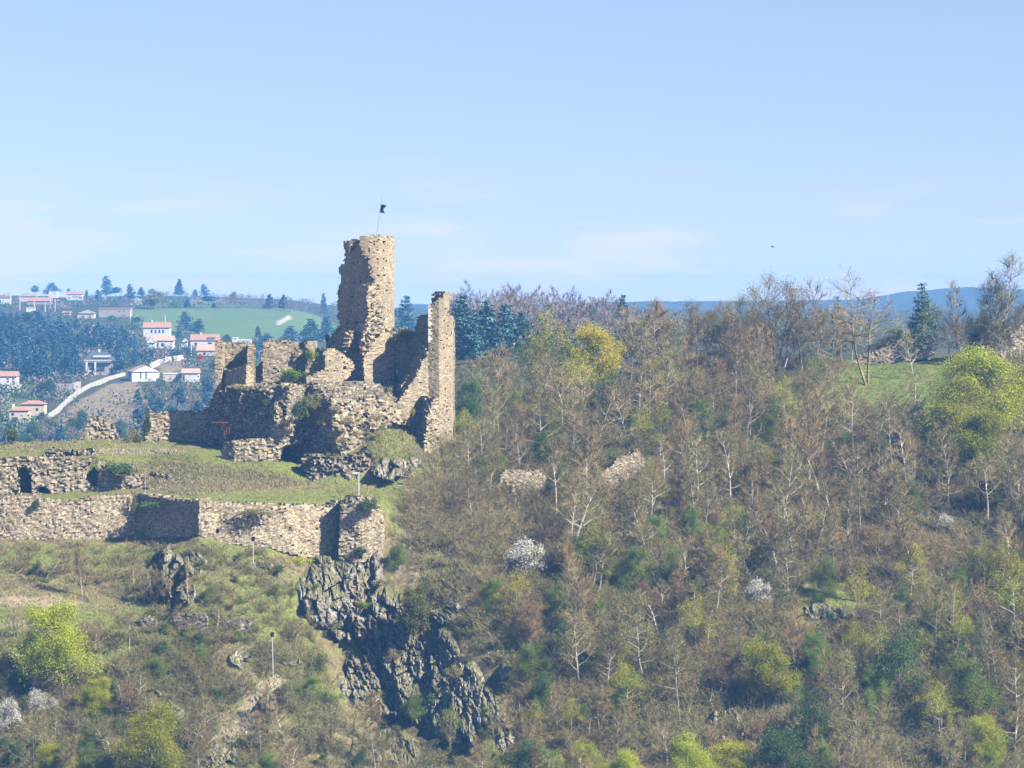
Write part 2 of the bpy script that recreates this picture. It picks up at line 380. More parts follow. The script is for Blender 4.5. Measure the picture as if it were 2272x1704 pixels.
# ------------------------------------------------------------------ near hill: castle spur and wooded slope
COLS = {  # photo column: knots (depth, row) from the foot of the slope to the valley behind
 -700: [(250,2600),(340,1900),(370,1704),(384,1500),(392,1405),(402,1290),(416,1192),(418.6,1106),(430,1094),(430.7,1018),(440,1000),(452,985),(462,1020),(500,1200),(600,1500)],
 0:    [(250,2600),(340,1900),(370,1704),(384,1500),(392,1405),(402,1290),(416,1192),(418.6,1106),(430,1094),(430.7,1018),(440,1000),(452,985),(462,1020),(500,1200),(600,1500)],
 215:  [(250,2600),(340,1900),(370,1704),(384,1500),(392,1400),(402,1285),(417,1191),(419.8,1106),(430,1086),(430.7,1018),(440,995),(452,975),(463,1000),(500,1200),(600,1500)],
 290:  [(250,2600),(340,1900),(370,1704),(384,1500),(392,1395),(402,1285),(418,1190),(421.2,1104),(430,1080),(430.9,1040),(441,1000),(455,970),(465,990),(500,1200),(600,1500)],
 335:  [(250,2600),(340,1900),(370,1704),(384,1500),(392,1395),(400,1290),(416,1190),(418.5,1104),(428,1076),(430,1062),(441,1000),(456,968),(466,990),(500,1200),(600,1500)],
 440:  [(250,2600),(340,1900),(371,1704),(384,1510),(391,1410),(398,1300),(408.5,1190),(411,1110),(422,1075),(426,1058),(433,1012),(456,970),(466,990),(500,1200),(600,1500)],
 600:  [(250,2600),(340,1900),(371,1704),(384,1520),(391,1430),(400,1310),(411,1207),(413.6,1118),(424,1083),(428,1065),(431.5,1024),(456,970),(466,990),(500,1200),(600,1500)],
 690:  [(250,2600),(340,1900),(371,1704),(384,1560),(395,1460),(403,1330),(414.5,1230),(417,1118),(424,1092),(427,1078),(432,1045),(450,975),(464,980),(500,1200),(600,1500)],
 750:  [(250,2600),(340,1900),(372,1710),(390,1600),(401,1480),(406,1340),(414,1235),(418.6,1118),(424,1098),(427.5,1076),(430,1012),(432.3,976),(463,955),(500,1150),(600,1500)],
 845:  [(250,2600),(340,1900),(376,1710),(394,1620),(402,1500),(407,1350),(413,1230),(415.5,1125),(422,1102),(428,1078),(430.5,1015),(435,952),(460,950),(500,1150),(600,1500)],
 870:  [(250,2600),(340,1900),(378,1710),(394,1620),(401,1500),(406,1350),(413,1235),(416.5,1165),(422,1108),(428,1082),(431,1022),(436,952),(458,955),(500,1100),(600,1500)],
 950:  [(250,2600),(340,1900),(378,1710),(391,1600),(399,1480),(405,1350),(413,1235),(417,1180),(423,1120),(428,1088),(435,1026),(443,988),(458,970),(500,1050),(600,1450)],
 1020: [(250,2600),(340,1900),(376,1704),(388,1560),(396,1430),(404,1320),(412,1235),(417,1185),(425,1130),(431,1095),(438,1055),(450,1005),(472,935),(510,1000),(600,1400)],
 1110: [(250,2600),(340,1900),(373,1704),(386,1540),(395,1410),(404,1310),(412,1235),(418,1180),(427,1130),(433,1097),(446,1030),(466,960),(490,890),(530,960),(600,1300)],
 1300: [(250,2600),(340,1880),(372,1704),(385,1530),(395,1405),(404,1310),(412,1240),(419,1180),(429,1125),(436,1085),(452,1010),(476,905),(505,825),(550,860),(620,1100)],
 1600: [(250,2600),(340,1880),(371,1704),(385,1520),(395,1400),(405,1300),(413,1235),(421,1180),(432,1120),(441,1060),(458,980),(486,865),(515,775),(560,790),(640,960)],
 1900: [(250,2600),(340,1880),(371,1704),(385,1520),(395,1400),(405,1300),(413,1240),(421,1185),(432,1130),(442,1070),(460,985),(485,880),(506,803),(560,800),(640,930)],
 2080: [(250,2600),(340,1880),(371,1704),(385,1520),(395,1400),(405,1300),(413,1240),(421,1185),(432,1130),(442,1070),(460,980),(485,870),(506,793),(560,790),(640,900)],
 2272: [(250,2600),(340,1880),(371,1704),(385,1520),(395,1400),(405,1300),(413,1235),(421,1180),(432,1120),(442,1060),(460,970),(485,855),(508,772),(560,765),(640,860)],
 3000: [(250,2600),(340,1880),(371,1704),(385,1520),(395,1400),(405,1300),(413,1235),(421,1180),(432,1120),(442,1060),(460,970),(485,850),(508,762),(560,755),(640,840)],
}
pxs = np.array(sorted(COLS)); KY = np.array([[k[0] for k in COLS[p]] for p in pxs], float); KP = np.array([[k[1] for k in COLS[p]] for p in pxs], float)
GX = np.arange(-1160, 3500, 6.0)
GY = np.concatenate([np.arange(250, 365, 4), np.arange(365, 380, 1.2), np.arange(380, 460, .5), np.arange(460, 520, 1.2), np.arange(520, 601, 6)])
gz = np.zeros((len(GX), len(GY)))
for i, p in enumerate(GX):
    ky = np.array([np.interp(p, pxs, KY[:, k]) for k in range(KY.shape[1])]); kp = np.array([np.interp(p, pxs, KP[:, k]) for k in range(KY.shape[1])])
    gz[i] = np.interp(GY, ky, -(kp - HY) / F * ky)
gpx, gyy = np.meshgrid(GX, GY, indexing='ij'); gxx = (gpx - CX) / F * gyy
amp = np.where(gpx > 880, 1.0, np.where(gyy > 408, .35, .9))
gz += amp * (1.8 * fbm(gxx / 14, gyy / 14, 0, 3, 3) + .7 * fbm(gxx / 3.2, gyy / 3.2, 0, 3, 9)) + .18 * fbm(gxx / .8, gyy / .8, 0, 2, 4)
gpy = HY - gz * F / gyy
# which depth is seen first at each (column,row)
PYS = np.arange(640, 2000, 2.0); VIS = np.full((len(GX), len(PYS)), np.nan)
fy = np.arange(300, 560, .25)
for i in range(len(GX)):
    run = np.minimum.accumulate(np.interp(fy, GY, gpy[i]))
    VIS[i] = fy[np.clip(np.searchsorted(-run, -PYS), 0, len(fy) - 1)]
def visY(px, py):
    i = np.clip(np.round((np.asarray(px) - GX[0]) / 6).astype(int), 0, len(GX) - 1); j = np.clip(np.round((np.asarray(py) - 640) / 2).astype(int), 0, len(PYS) - 1)
    return VIS[i, j]
def groundZ(X, Y):
    px = CX + F * X / Y; i = min(max((px - GX[0]) / 6, 0), len(GX) - 1.001); i0 = int(i); a = i - i0
    return (1 - a) * np.interp(Y, GY, gz[i0]) + a * np.interp(Y, GY, gz[i0 + 1])
def on_ground(px, py):
    Y = float(visY(px, py)); X = (px - CX) / F * Y
    return Vector((X, Y, groundZ(X, Y)))

def blob(px, py, cx, cy_, rx, ry): return np.clip(1.4 - np.hypot((px - cx) / rx, (py - cy_) / ry), 0, 1)
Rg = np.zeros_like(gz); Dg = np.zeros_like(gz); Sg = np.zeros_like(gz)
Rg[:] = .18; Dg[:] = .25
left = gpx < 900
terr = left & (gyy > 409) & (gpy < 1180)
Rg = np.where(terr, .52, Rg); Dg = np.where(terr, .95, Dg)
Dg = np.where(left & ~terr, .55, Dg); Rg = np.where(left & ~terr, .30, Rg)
for (x, y, rx, ry, v) in [(560, 1040, 420, 26, 1), (500, 1108, 380, 16, .75), (830, 975, 110, 45, .45), (80, 1420, 260, 60, 1), (250, 1235, 260, 20, .8), (560, 1215, 120, 18, .8), (560, 1350, 250, 60, .5),
                          (2010, 845, 170, 50, 1.3), (1700, 1150, 170, 14, 1.2), (1760, 1160, 140, 12, 1), (640, 1420, 50, 80, .8), (620, 1480, 60, 60, .8), (700, 1570, 60, 60, .6), (1780, 1330, 130, 60, .6), (1500, 1290, 160, 40, .4)]:
    Rg += v * blob(gpx, gpy, x, y, rx, ry)
for (x, y, rx, ry, v) in [(420, 1070, 260, 22, -.9)]: Rg += v * blob(gpx, gpy, x, y, rx, ry)
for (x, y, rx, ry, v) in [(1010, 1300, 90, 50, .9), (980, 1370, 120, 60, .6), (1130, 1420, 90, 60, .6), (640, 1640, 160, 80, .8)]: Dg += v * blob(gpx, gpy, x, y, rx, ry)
for (x, y, rx, ry, v) in [(90, 1335, 90, 14, 1), (640, 1510, 30, 14, 1), (600, 1530, 30, 16, 1), (570, 1560, 26, 20, 1), (540, 1595, 24, 24, 1), (505, 1630, 30, 24, 1), (470, 1670, 36, 26, 1), (980, 1270, 80, 20, .8), (300, 1000, 120, 8, .9), (60, 1385, 80, 14, .6), (820, 1040, 90, 25, .5), (1100, 1390, 50, 60, .3), (1780, 1310, 60, 20, .6),
                          (700, 1640, 120, 30, .5), (560, 1500, 120, 20, .5)]:
    Sg += v * blob(gpx, gpy, x, y, rx, ry)
zone = np.stack([np.clip(Rg, 0, 1.2), np.clip(Dg, 0, 1.2), np.clip(Sg, 0, 1.2), np.ones_like(gz)], -1)
V = np.stack([gxx, gyy, gz], -1).reshape(-1, 3); nY = len(GY)
ii, jj = np.meshgrid(np.arange(len(GX) - 1), np.arange(nY - 1), indexing='ij'); a = (ii * nY + jj).ravel()
Q = np.stack([a, a + nY, a + nY + 1, a + 1], 1)
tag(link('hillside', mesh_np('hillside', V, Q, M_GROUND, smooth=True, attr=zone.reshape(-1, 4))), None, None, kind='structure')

# ------------------------------------------------------------------ far hill across the valley
FC = {
 -1500: [(540,1560),(700,1340),(950,1000),(1100,895),(1300,800),(1500,735),(1750,696),(2100,668),(2500,655),(2900,664),(3050,680),(3200,700)],
 0:    [(540,1560),(700,1340),(950,1000),(1100,895),(1300,800),(1500,735),(1750,694),(2100,668),(2500,655),(2900,664),(3050,680),(3200,700)],
 300:  [(540,1560),(700,1340),(950,1000),(1100,900),(1300,800),(1500,740),(1750,686),(2100,668),(2500,658),(2900,668),(3050,680),(3200,700)],
 640:  [(540,1560),(700,1340),(950,1000),(1100,900),(1300,810),(1500,745),(1750,688),(2100,675),(2500,665),(2900,672),(3050,690),(3200,700)],
 760:  [(540,1500),(700,1100),(950,900),(1100,860),(1300,810),(1500,765),(1750,722),(2100,690),(2500,680),(2900,682),(3050,690),(3200,700)],
 1000: [(540,1300),(640,830),(800,760),(1100,750),(1300,745),(1500,740),(1750,730),(2100,705),(2500,695),(2900,690),(3050,690),(3200,700)],
 1300: [(540,1200),(640,810),(800,735),(1100,730),(1300,725),(1500,720),(1750,715),(2100,700),(2500,690),(2900,688),(3050,690),(3200,700)],
 1700: [(560,1000),(660,830),(800,780),(1100,740),(1300,730),(1500,722),(1750,715),(2100,700),(2500,692),(2900,690),(3050,690),(3200,700)],
 3500: [(560,1000),(660,830),(800,780),(1100,740),(1300,730),(1500,722),(1750,715),(2100,700),(2500,692),(2900,690),(3050,690),(3200,700)],
}
fps = np.array(sorted(FC)); FY = np.array([[k[0] for k in FC[p]] for p in fps], float); FP = np.array([[k[1] for k in FC[p]] for p in fps], float)
FGX = np.arange(-1400, 3400, 10.0); FGY = np.arange(540, 3210, 9.0)
fz = np.zeros((len(FGX), len(FGY)))
for i, p in enumerate(FGX):
    ky = np.array([np.interp(p, fps, FY[:, k]) for k in range(FY.shape[1])]); kp = np.array([np.interp(p, fps, FP[:, k]) for k in range(FY.shape[1])])
    fz[i] = np.interp(FGY, ky, -(kp - HY) / F * ky)
fpx, fyy = np.meshgrid(FGX, FGY, indexing='ij'); fxx = (fpx - CX) / F * fyy
fz += 5 * fbm(fxx / 90, fyy / 90, 0, 3, 21) * np.clip((fyy - 560) / 200, 0, 1)
fpy = HY - fz * F / fyy
def farZ(X, Y):
    px = CX + F * X / Y; i = min(max((px - FGX[0]) / 10, 0), len(FGX) - 1.001); i0 = int(i); a = i - i0
    return (1 - a) * np.interp(Y, FGY, fz[i0]) + a * np.interp(Y, FGY, fz[i0 + 1])
def far_pt(px, py, y0=600, y1=2850):
    ys = np.arange(y0, y1, 3.0); i = min(max(int(round((px - FGX[0]) / 10)), 0), len(FGX) - 1)
    rows = np.interp(ys, FGY, fpy[i]); k = np.argmax(rows <= py) if (rows <= py).any() else int(np.argmin(rows))
    Y = ys[k]; X = (px - CX) / F * Y; return Vector((X, Y, farZ(X, Y)))
fg = np.zeros_like(fz); fb = np.zeros_like(fz); fs = np.zeros_like(fz)
fld = in_poly(fpx, fpy, [(295, 684), (640, 684), (700, 698), (750, 722), (740, 760), (600, 760), (480, 752), (380, 735), (300, 728)]) & (fyy > 1300) & (fyy < 2000)
fg[fld] = 1
fg = np.maximum(fg, np.clip(blob(fpx, fpy, 480, 676, 160, 7) * (fyy > 1500), 0, 1) * .7)
fg = np.maximum(fg, np.clip(blob(fpx, fpy, 10, 905, 60, 25), 0, 1) * .8)
fb[in_poly(fpx, fpy, [(110, 945), (180, 885), (250, 850), (300, 848), (330, 880), (300, 950), (220, 960), (140, 960)]) & (fyy < 1400)] = 1
fb[in_poly(fpx, fpy, [(345, 812), (400, 797), (415, 806), (400, 820), (360, 830)])] = 1
fb = np.maximum(fb, np.clip(blob(fpx, fpy, 480, 668, 90, 4), 0, 1))
fs = np.maximum(fs, in_poly(fpx, fpy, [(612, 716), (640, 700), (648, 706), (622, 722)]) * 1.0)
zone = np.stack([fg, fb, fs, np.ones_like(fz)], -1)
V = np.stack([fxx, fyy, fz], -1).reshape(-1, 3); nY = len(FGY)
ii, jj = np.meshgrid(np.arange(len(FGX) - 1), np.arange(nY - 1), indexing='ij'); a = (ii * nY + jj).ravel()
Q = np.stack([a, a + nY, a + nY + 1, a + 1], 1)
tag(link('far_hills', mesh_np('far_hills', V, Q, M_FAR, smooth=True, attr=zone.reshape(-1, 4))), None, None, kind='structure')
# the blue ridge on the horizon at the right
prof = [(900, 676), (1300, 672), (1500, 668), (1700, 668), (1890, 665), (1953, 656), (2000, 648), (2094, 640), (2157, 638), (2260, 642), (2450, 655), (3200, 660)]
rx = np.arange(900, 3200, 10.0); rows = np.interp(rx, [p[0] for p in prof], [p[1] for p in prof])
V = []; D = np.array([3150, 3250, 3350, 3450, 3550, 3750.])
hh = np.array([0, .45, .85, 1, .9, .3])
for k, d in enumerate(D):
    z0 = -60.; z1 = -(rows - HY) / F * 3450 + 3 * fbm(rx / 30, k * .8, 0, 4, 5)
    V.append(np.stack([(rx - CX) / F * 3450, np.full_like(rx, d), z0 + (z1 - z0) * hh[k]], 1))
V = np.array(V); n = len(rx); V = V.reshape(-1, 3); Q = [(k * n + i, k * n + i + 1, (k + 1) * n + i + 1, (k + 1) * n + i) for k in range(5) for i in range(n - 1)]
M_DIST = plain('distant_woods', (.07, .075, .05), 1, .3, .01)
tag(link('distant_hills', mesh_np('distant_hills', V, Q, M_DIST, smooth=True)), None, None, kind='structure')

# ------------------------------------------------------------------ ruined masonry built stone by stone
def voxwall(plan, poly, holes=(), thick=2.2, cs=.30, cz=.24, rough=.07, wob=3.0, erode=5.0, pits=.012, layers=None, seed=0, lean=0.0, erode_back=None):
    """plan: (column, depth) points of the wall's front line; poly: its outline (column,row); returns world verts, quads"""
    pl = np.array([((p - CX) / F * y, y) for p, y in plan]); seg = np.hypot(*np.diff(pl, axis=0).T); S = np.concatenate([[0], np.cumsum(seg)])
    ns = max(3, int(round(S[-1] / cs))); s = np.linspace(0, S[-1], ns + 1)
    PX, PY = np.interp(s, S, pl[:, 0]), np.interp(s, S, pl[:, 1])
    tx, ty = np.gradient(PX, s), np.gradient(PY, s); L = np.hypot(tx, ty); nx, ny = ty / L, -tx / L
    flip = np.where(plan[0][0] <= plan[-1][0], 1, -1) if not isinstance(seed, tuple) else 1
    nx, ny = nx * flip, ny * flip
    ymean = PY.mean(); rows = [q[1] for q in poly]
    z1 = -(min(rows) - HY) / F * ymean + .6; z0 = -(max(rows) - HY) / F * ymean - .6
    nz = max(3, int(round((z1 - z0) / cz))); z = np.linspace(z0, z1, nz + 1)
    if layers is None:
        layers = [0, .35, .9]; r = thick - .9
        if r > 0: layers += list(.9 + r * np.linspace(0, 1, max(1, int(round(r / 1.0))) + 1)[1:])
    t = np.array(layers, float); ntl = len(t) - 1; sd = seed if isinstance(seed, int) else seed[0]
    sc_, zc, tcn = (s[:-1] + s[1:]) / 2, (z[:-1] + z[1:]) / 2, (t[:-1] + t[1:]) / 2
    cX, cY = np.interp(sc_, S, pl[:, 0]), np.interp(sc_, S, pl[:, 1])
    SS, ZZ, TT = np.meshgrid(np.arange(ns), zc, tcn, indexing='ij')
    colx = CX + F * cX / cY; PXc = np.broadcast_to(colx[:, None, None], SS.shape)
    PYc = HY - ZZ * F / cY[:, None, None]
    sm_ = sc_[:, None, None]
    wx = fbm(sm_ / 1.3, ZZ / 1.3, TT / 1.5, 3, sd + 1) * 2 * wob * 2; wy = fbm(sm_ / 1.1, ZZ / 1.4, TT / 1.5, 3, sd + 5) * 2 * wob * 2
    jx = (hash3(SS, np.floor(ZZ / cz), np.floor(TT * 3), sd) - .5) * 5
    eb = erode if erode_back is None else erode_back
    back = np.clip(TT / max(thick, .1), 0, 1)
    wy = wy - np.abs(fbm(sm_ / 1.8, 0, TT / 1.2, 2, sd + 9)) * 2 * eb * back - jx * .6
    M = in_poly(PXc + wx * .6 + jx, PYc + wy, poly)
    for h in holes: M &= ~in_poly(PXc + wx * .3 + jx * .5, PYc + wy * .3, h)
    if pits:
        pr = hash3(SS // 1, np.floor(ZZ / cz), np.zeros_like(SS), sd + 33)
        M[:, :, 0] &= pr[:, :, 0] > pits
    Mp = np.zeros((ns + 2, nz + 2, ntl + 2), bool); Mp[1:-1, 1:-1, 1:-1] = M
    # vertex positions
    I, J, K = np.meshgrid(np.arange(ns + 1), np.arange(nz + 1), np.arange(ntl + 1), indexing='ij')
    js = (hash3(I, J, K, sd + 2) - .5) * cs * .55; jz = (hash3(I, J, K, sd + 3) - .5) * cz * .4
    jt = (hash3(I, J, K, sd + 4) - .5) * 2 * rough + fbm(s[:, None, None] / 1.5, z[None, :, None] / 1.5, t[None, None, :], 3, sd + 6) * rough * 4
    tt = t[None, None, :] + jt - lean * (z[None, :, None] - z1) * 0
    bat = lean * (z1 - z[None, :, None])          # batter: foot stands forward
    tt = tt - bat * (t[None, None, :] == 0)
    X = PX[:, None, None] - nx[:, None, None] * tt + js * (tx / L)[:, None, None]
    Y = PY[:, None, None] - ny[:, None, None] * tt + js * (ty / L)[:, None, None]
    Z = np.broadcast_to(z[None, :, None], X.shape) + jz
    V = np.stack([X, Y, Z], -1).reshape(-1, 3)
    vid = lambda i, j, k: (i * (nz + 1) + j) * (ntl + 1) + k
    Q = []
    C = Mp[1:-1, 1:-1, 1:-1]
    def faces(nb, corners):
        i, j, k = np.nonzero(C & ~nb)
        Q.append(np.stack([vid(i + a, j + b, k + c) for a, b, c in corners], 1))
    f = 1 if flip == 1 else -1
    def o(cn): return cn if f == 1 else cn[::-1]
    faces(Mp[1:-1, 1:-1, :-2], o([(0, 0, 0), (1, 0, 0), (1, 1, 0), (0, 1, 0)]))
    faces(Mp[1:-1, 1:-1, 2:], o([(0, 0, 1), (0, 1, 1), (1, 1, 1), (1, 0, 1)]))
    faces(Mp[:-2, 1:-1, 1:-1], o([(0, 0, 0), (0, 1, 0), (0, 1, 1), (0, 0, 1)]))
    faces(Mp[2:, 1:-1, 1:-1], o([(1, 0, 0), (1, 0, 1), (1, 1, 1), (1, 1, 0)]))
    faces(Mp[1:-1, :-2, 1:-1], o([(0, 0, 0), (0, 0, 1), (1, 0, 1), (1, 0, 0)]))
    faces(Mp[1:-1, 2:, 1:-1], o([(0, 1, 0), (1, 1, 0), (1, 1, 1), (0, 1, 1)]))
    Q = np.concatenate(Q)
    u, inv = np.unique(Q, return_inverse=True)
    return V[u], inv.reshape(-1, 4)

def arc(cx, cyy, R, a0, a1, n=12):            # arc of a round tower; angle from towards the camera to the right
    r = []
    for k in range(n + 1):
        a = math.radians(a0 + (a1 - a0) * k / n); Y = cyy - R * math.cos(a); X = (cx - CX) / F * cyy + R * math.sin(a)
        r.append((CX + F * X / Y, Y))
    return r

castle = thing('castle_ruin', 'roofless ruined stone castle with a tall keep standing on the grassy spur', 'castle', WP(740, 1000, 444))
def ruin(name, plan, poly, m=M_WALL, parent=castle, label=None, **kw):
    if isinstance(m, list): kw['holes'] = m; m = M_WALL
    if isinstance(parent, list): kw['holes'] = parent; parent = castle
    V, Q = voxwall(plan, poly, **kw); o = world_part(name, V, Q, m, parent)
    if label: o['label'] = label
    return o
def puts(lst, r=2.2): return [[(x - r, y - r), (x + r, y - r), (x + r, y + r), (x - r, y + r)] for x, y in lst]

# keep: shaded broken face and sunlit round skin
ruin('keep_wall', [(744, 460.5), (790, 456.3), (840, 452.3)],
     [(770, 538), (790, 534), (806, 526), (822, 524), (838, 640), (838, 735), (800, 740), (800, 900), (735, 900), (722, 840), (716, 800), (722, 770), (733, 745), (748, 728), (752, 715), (749, 700), (748, 650), (752, 640), (756, 612), (751, 600), (753, 590), (763, 586), (765, 562), (768, 552), (762, 545)],
     puts([(768, 640), (780, 660), (772, 690), (792, 700), (765, 720)], 1.6), label='shaded broken side of the keep', thick=2.4, seed=11, rough=.04, cs=.3, cz=.24, pits=.004, erode=6)
ruin('keep_wall', arc(816.5, 455, 3.95, -38, 100), [(798, 526), (812, 523), (845, 523), (862, 526), (892, 529), (892, 620), (892, 700), (892, 745), (812, 745), (806, 730), (813, 716), (812, 670), (813, 636), (832, 628), (824, 612), (820, 590), (816, 576), (806, 566), (801, 552), (794, 541)],
     puts([(821, 537), (836, 537), (851, 537), (820, 556), (837, 556), (853, 557), (837, 575), (851, 575), (837, 595), (851, 594), (840, 611), (852, 612), (832, 651), (831, 649), (857, 645), (846, 706)], 1.9), label='sunlit round side of the keep', thick=2.2, seed=12, cs=.26, cz=.22, rough=.028, wob=2, erode=4)
ruin('keep_wall', [(763, 453), (775, 452), (792, 451.6)], [(762, 545), (768, 535), (780, 532), (796, 534), (790, 541), (775, 549), (770, 562), (766, 556)], label='lit broken lip at the top of the keep', thick=1.2, seed=13, wob=2)
ruin('rubble_core', [(815, 447.0), (850, 449.5)], [(813, 640), (826, 630), (836, 626), (838, 640), (846, 660), (852, 700), (850, 738), (815, 742), (818, 700), (813, 680)], M_RUBBLE, thick=2.0, seed=14, rough=.22, wob=3)
ruin('rubble_core', [(750, 448.6), (782, 447.4)], [(756, 738), (776, 735), (778, 750), (774, 765), (766, 783), (758, 775), (749, 760)], M_RUBBLE, thick=3.5, seed=15, rough=.25, wob=3)
# mass under the keep
ruin('keep_base', [(716, 455), (752, 451.5), (808, 447.6)], [(750, 722), (770, 715), (800, 725), (812, 738), (812, 900), (735, 900), (722, 830), (716, 800), (722, 770), (733, 745)], puts([(786, 862), (800, 850)], 3), label='dark foot of the keep', thick=6, seed=16, rough=.2, wob=4)
ruin('rubble_core', [(800, 446.8), (832, 447.5)], [(808, 728), (830, 722), (850, 738), (842, 752), (826, 760), (815, 778), (806, 790), (800, 770), (804, 745)], M_RUBBLE, thick=3, seed=17, rough=.25)
# curtain between keep and corner tower, with its narrow window
ruin('curtain_wall', [(800, 454.2), (870, 453.2), (946, 452)], [(806, 745), (822, 738), (850, 735), (880, 742), (900, 741), (925, 745), (940, 742), (948, 742), (948, 900), (806, 905)],
     [[(866, 822), (871, 812), (878, 815), (881, 832), (881, 850), (868, 848)]], thick=4.2, seed=18, wob=3, pits=.006)
ruin('curtain_wall', [(919, 451.5), (950, 447)], [(920, 745), (924, 720), (930, 700), (940, 697), (946, 702), (948, 712), (950, 742), (950, 880), (920, 890)], thick=1.8, seed=19)
# corner tower
D = [(951, 676), (958, 672), (968, 666), (980, 661), (987, 658), (984, 650), (990, 646), (1000, 650), (1002, 656), (998, 672), (994, 690), (998, 699), (1004, 706), (1005, 800), (1004, 900), (1006, 950), (1010, 1004), (948, 1005), (947, 900), (942, 820), (950, 770), (951, 740)]
ruin('corner_tower', [(946, 445.0), (975, 444.6), (1003, 446.0), (1009, 449), (1010, 453)], [(x + (3 if x > 1000 else 0), y) for x, y in D], puts([(964, 712), (968, 745), (990, 751), (963, 735), (960, 776), (964, 780), (990, 812), (972, 880)], 1.9), thick=2.6, seed=20, cs=.27, cz=.22, rough=.03, wob=1.6, label='tall sunlit corner tower wall')
bq = MB()
for k in range(15):
    y = 679 + k * 5.6; w_ = 9 if k % 2 else 5.5
    p = WP(950 + w_ / 2, y, 444.6); bq.box(p - castle.location, (w_ * .0658, 1.1, .33), m=0)
bq.build('quoin_stones', M_QUOIN, castle)
ruin('tower_stump_wall', [(866, 441), (900, 441.8), (950, 443.9)], [(950, 765), (946, 790), (938, 805), (925, 832), (905, 860), (888, 884), (868, 903), (862, 925), (870, 936), (915, 947), (935, 935), (960, 905), (960, 765)], M_WALL, thick=3.2, seed=21, wob=3, erode=7, cs=.28, cz=.23)
ruin('spur_wall', [(942, 438.8), (974, 440.2)], [(962, 884), (970, 882), (976, 900), (974, 960), (976, 1014), (955, 1020), (943, 1006), (945, 960), (948, 925)], M_RUBBLE, thick=5.5, seed=22, wob=2, rough=.14)
# middle stump
ruin('stump_wall', [(697, 447), (726, 441.6)], [(698, 826), (702, 803), (712, 790), (722, 777), (730, 780), (730, 835), (700, 830)], thick=2, seed=23)
ruin('stump_wall', [(676, 439.8), (726, 440.6), (786, 444)], [(718, 782), (728, 776), (740, 775), (758, 781), (768, 790), (780, 798), (786, 812), (779, 834), (758, 852), (752, 866), (745, 888), (700, 888), (680, 852), (682, 840), (700, 828), (722, 820), (722, 800)],
     puts([(764, 818), (737, 853)], 3) + [[(703, 862), (715, 858), (728, 872), (726, 882), (712, 874)]], thick=2.4, seed=24, wob=2.5)
# middle left wall with the broken arch
ruin('hall_wall', [(556, 457), (584, 452)], [(562, 840), (566, 815), (574, 806), (583, 800), (590, 850), (556, 852)], thick=2, seed=25)
ruin('hall_wall', [(579, 452), (663, 452.4)], [(583, 760), (600, 757), (640, 757), (662, 760), (659, 772), (652, 790), (650, 808), (655, 850), (578, 850), (584, 810), (580, 785)], puts([(617, 822), (610, 818), (637, 800)], 3), thick=2, seed=26, wob=4)
ruin('arch_pier', [(668, 450.6), (704, 451.2)], [(680, 758), (700, 755), (704, 768), (700, 780), (698, 800), (700, 826), (678, 828), (682, 800), (686, 782), (676, 768)], thick=1.8, seed=27, wob=2)
ruin('hall_wall', [(645, 457.5), (712, 457.5)], [(650, 768), (672, 758), (685, 757), (700, 765), (712, 790), (715, 850), (645, 850)], thick=2, seed=28, wob=4)
# left tower stub, open towards the camera
ruin('turret_wall', [(483, 450.5), (549, 450.5)], [(482, 758), (500, 761), (545, 761), (549, 790), (541, 820), (540, 880), (470, 890), (478, 820)], thick=1.4, seed=29, wob=3.5)
ruin('turret_wall', [(545, 450.4), (548.5, 446.2)], [(530, 768), (560, 762), (560, 790), (556, 815), (558, 880), (530, 880)], thick=1.2, seed=30, wob=1)
ruin('turret_wall', [(484, 450.5), (477, 446.2)], [(460, 760), (500, 758), (500, 890), (460, 890)], thick=1.0, seed=(31,), wob=1)
ruin('turret_wall', [(480, 449.5), (498, 446.8), (545, 442.2)], [(500, 822), (520, 818), (545, 812), (552, 850), (552, 885), (472, 890), (474, 850), (482, 815)], thick=1.4, seed=32, wob=3)
# rubble platform the left walls stand on
ruin('platform', [(468, 447.0), (500, 444.0), (560, 440), (642, 435.4)], [(474, 868), (500, 862), (520, 854), (545, 862), (580, 858), (640, 854), (660, 860), (660, 985), (470, 1000), (465, 930)],
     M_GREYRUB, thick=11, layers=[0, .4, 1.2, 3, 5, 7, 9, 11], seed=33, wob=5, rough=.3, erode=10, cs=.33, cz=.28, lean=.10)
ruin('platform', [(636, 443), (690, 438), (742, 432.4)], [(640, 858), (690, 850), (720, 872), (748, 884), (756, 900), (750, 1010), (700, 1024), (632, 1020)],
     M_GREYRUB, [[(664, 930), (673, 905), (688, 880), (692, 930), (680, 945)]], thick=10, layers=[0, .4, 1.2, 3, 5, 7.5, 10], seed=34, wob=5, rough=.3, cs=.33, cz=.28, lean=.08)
ruin('platform', [(728, 432.2), (800, 434.6), (884, 438.6)], [(728, 890), (750, 880), (790, 892), (830, 884), (868, 888), (884, 905), (880, 935), (850, 945), (810, 948), (770, 1000), (735, 1030), (724, 960)],
     M_RUBBLE, thick=9, layers=[0, .4, 1.2, 3, 5, 7, 9], seed=35, wob=7, rough=.3, cs=.33, cz=.27, lean=.35)
ruin('pier', [(604, 432.6), (655, 433.4)], [(612, 908), (625, 905), (628, 935), (650, 940), (652, 956), (640, 972), (630, 985), (625, 1005), (620, 1022), (604, 1022), (606, 960)], M_RUBBLE, thick=2.5, seed=36, wob=3, rough=.18)
ruin('pier', [(608, 433.4), (616, 433.4)], [(605, 900), (618, 890), (622, 930), (604, 960)], M_RUBBLE, thick=1.5, seed=37)
ruin('pier', [(560, 439), (612, 433.6)], [(566, 952), (585, 940), (600, 930), (612, 934), (612, 990), (560, 990)], M_GREYRUB, thick=1.4, seed=38, wob=3)
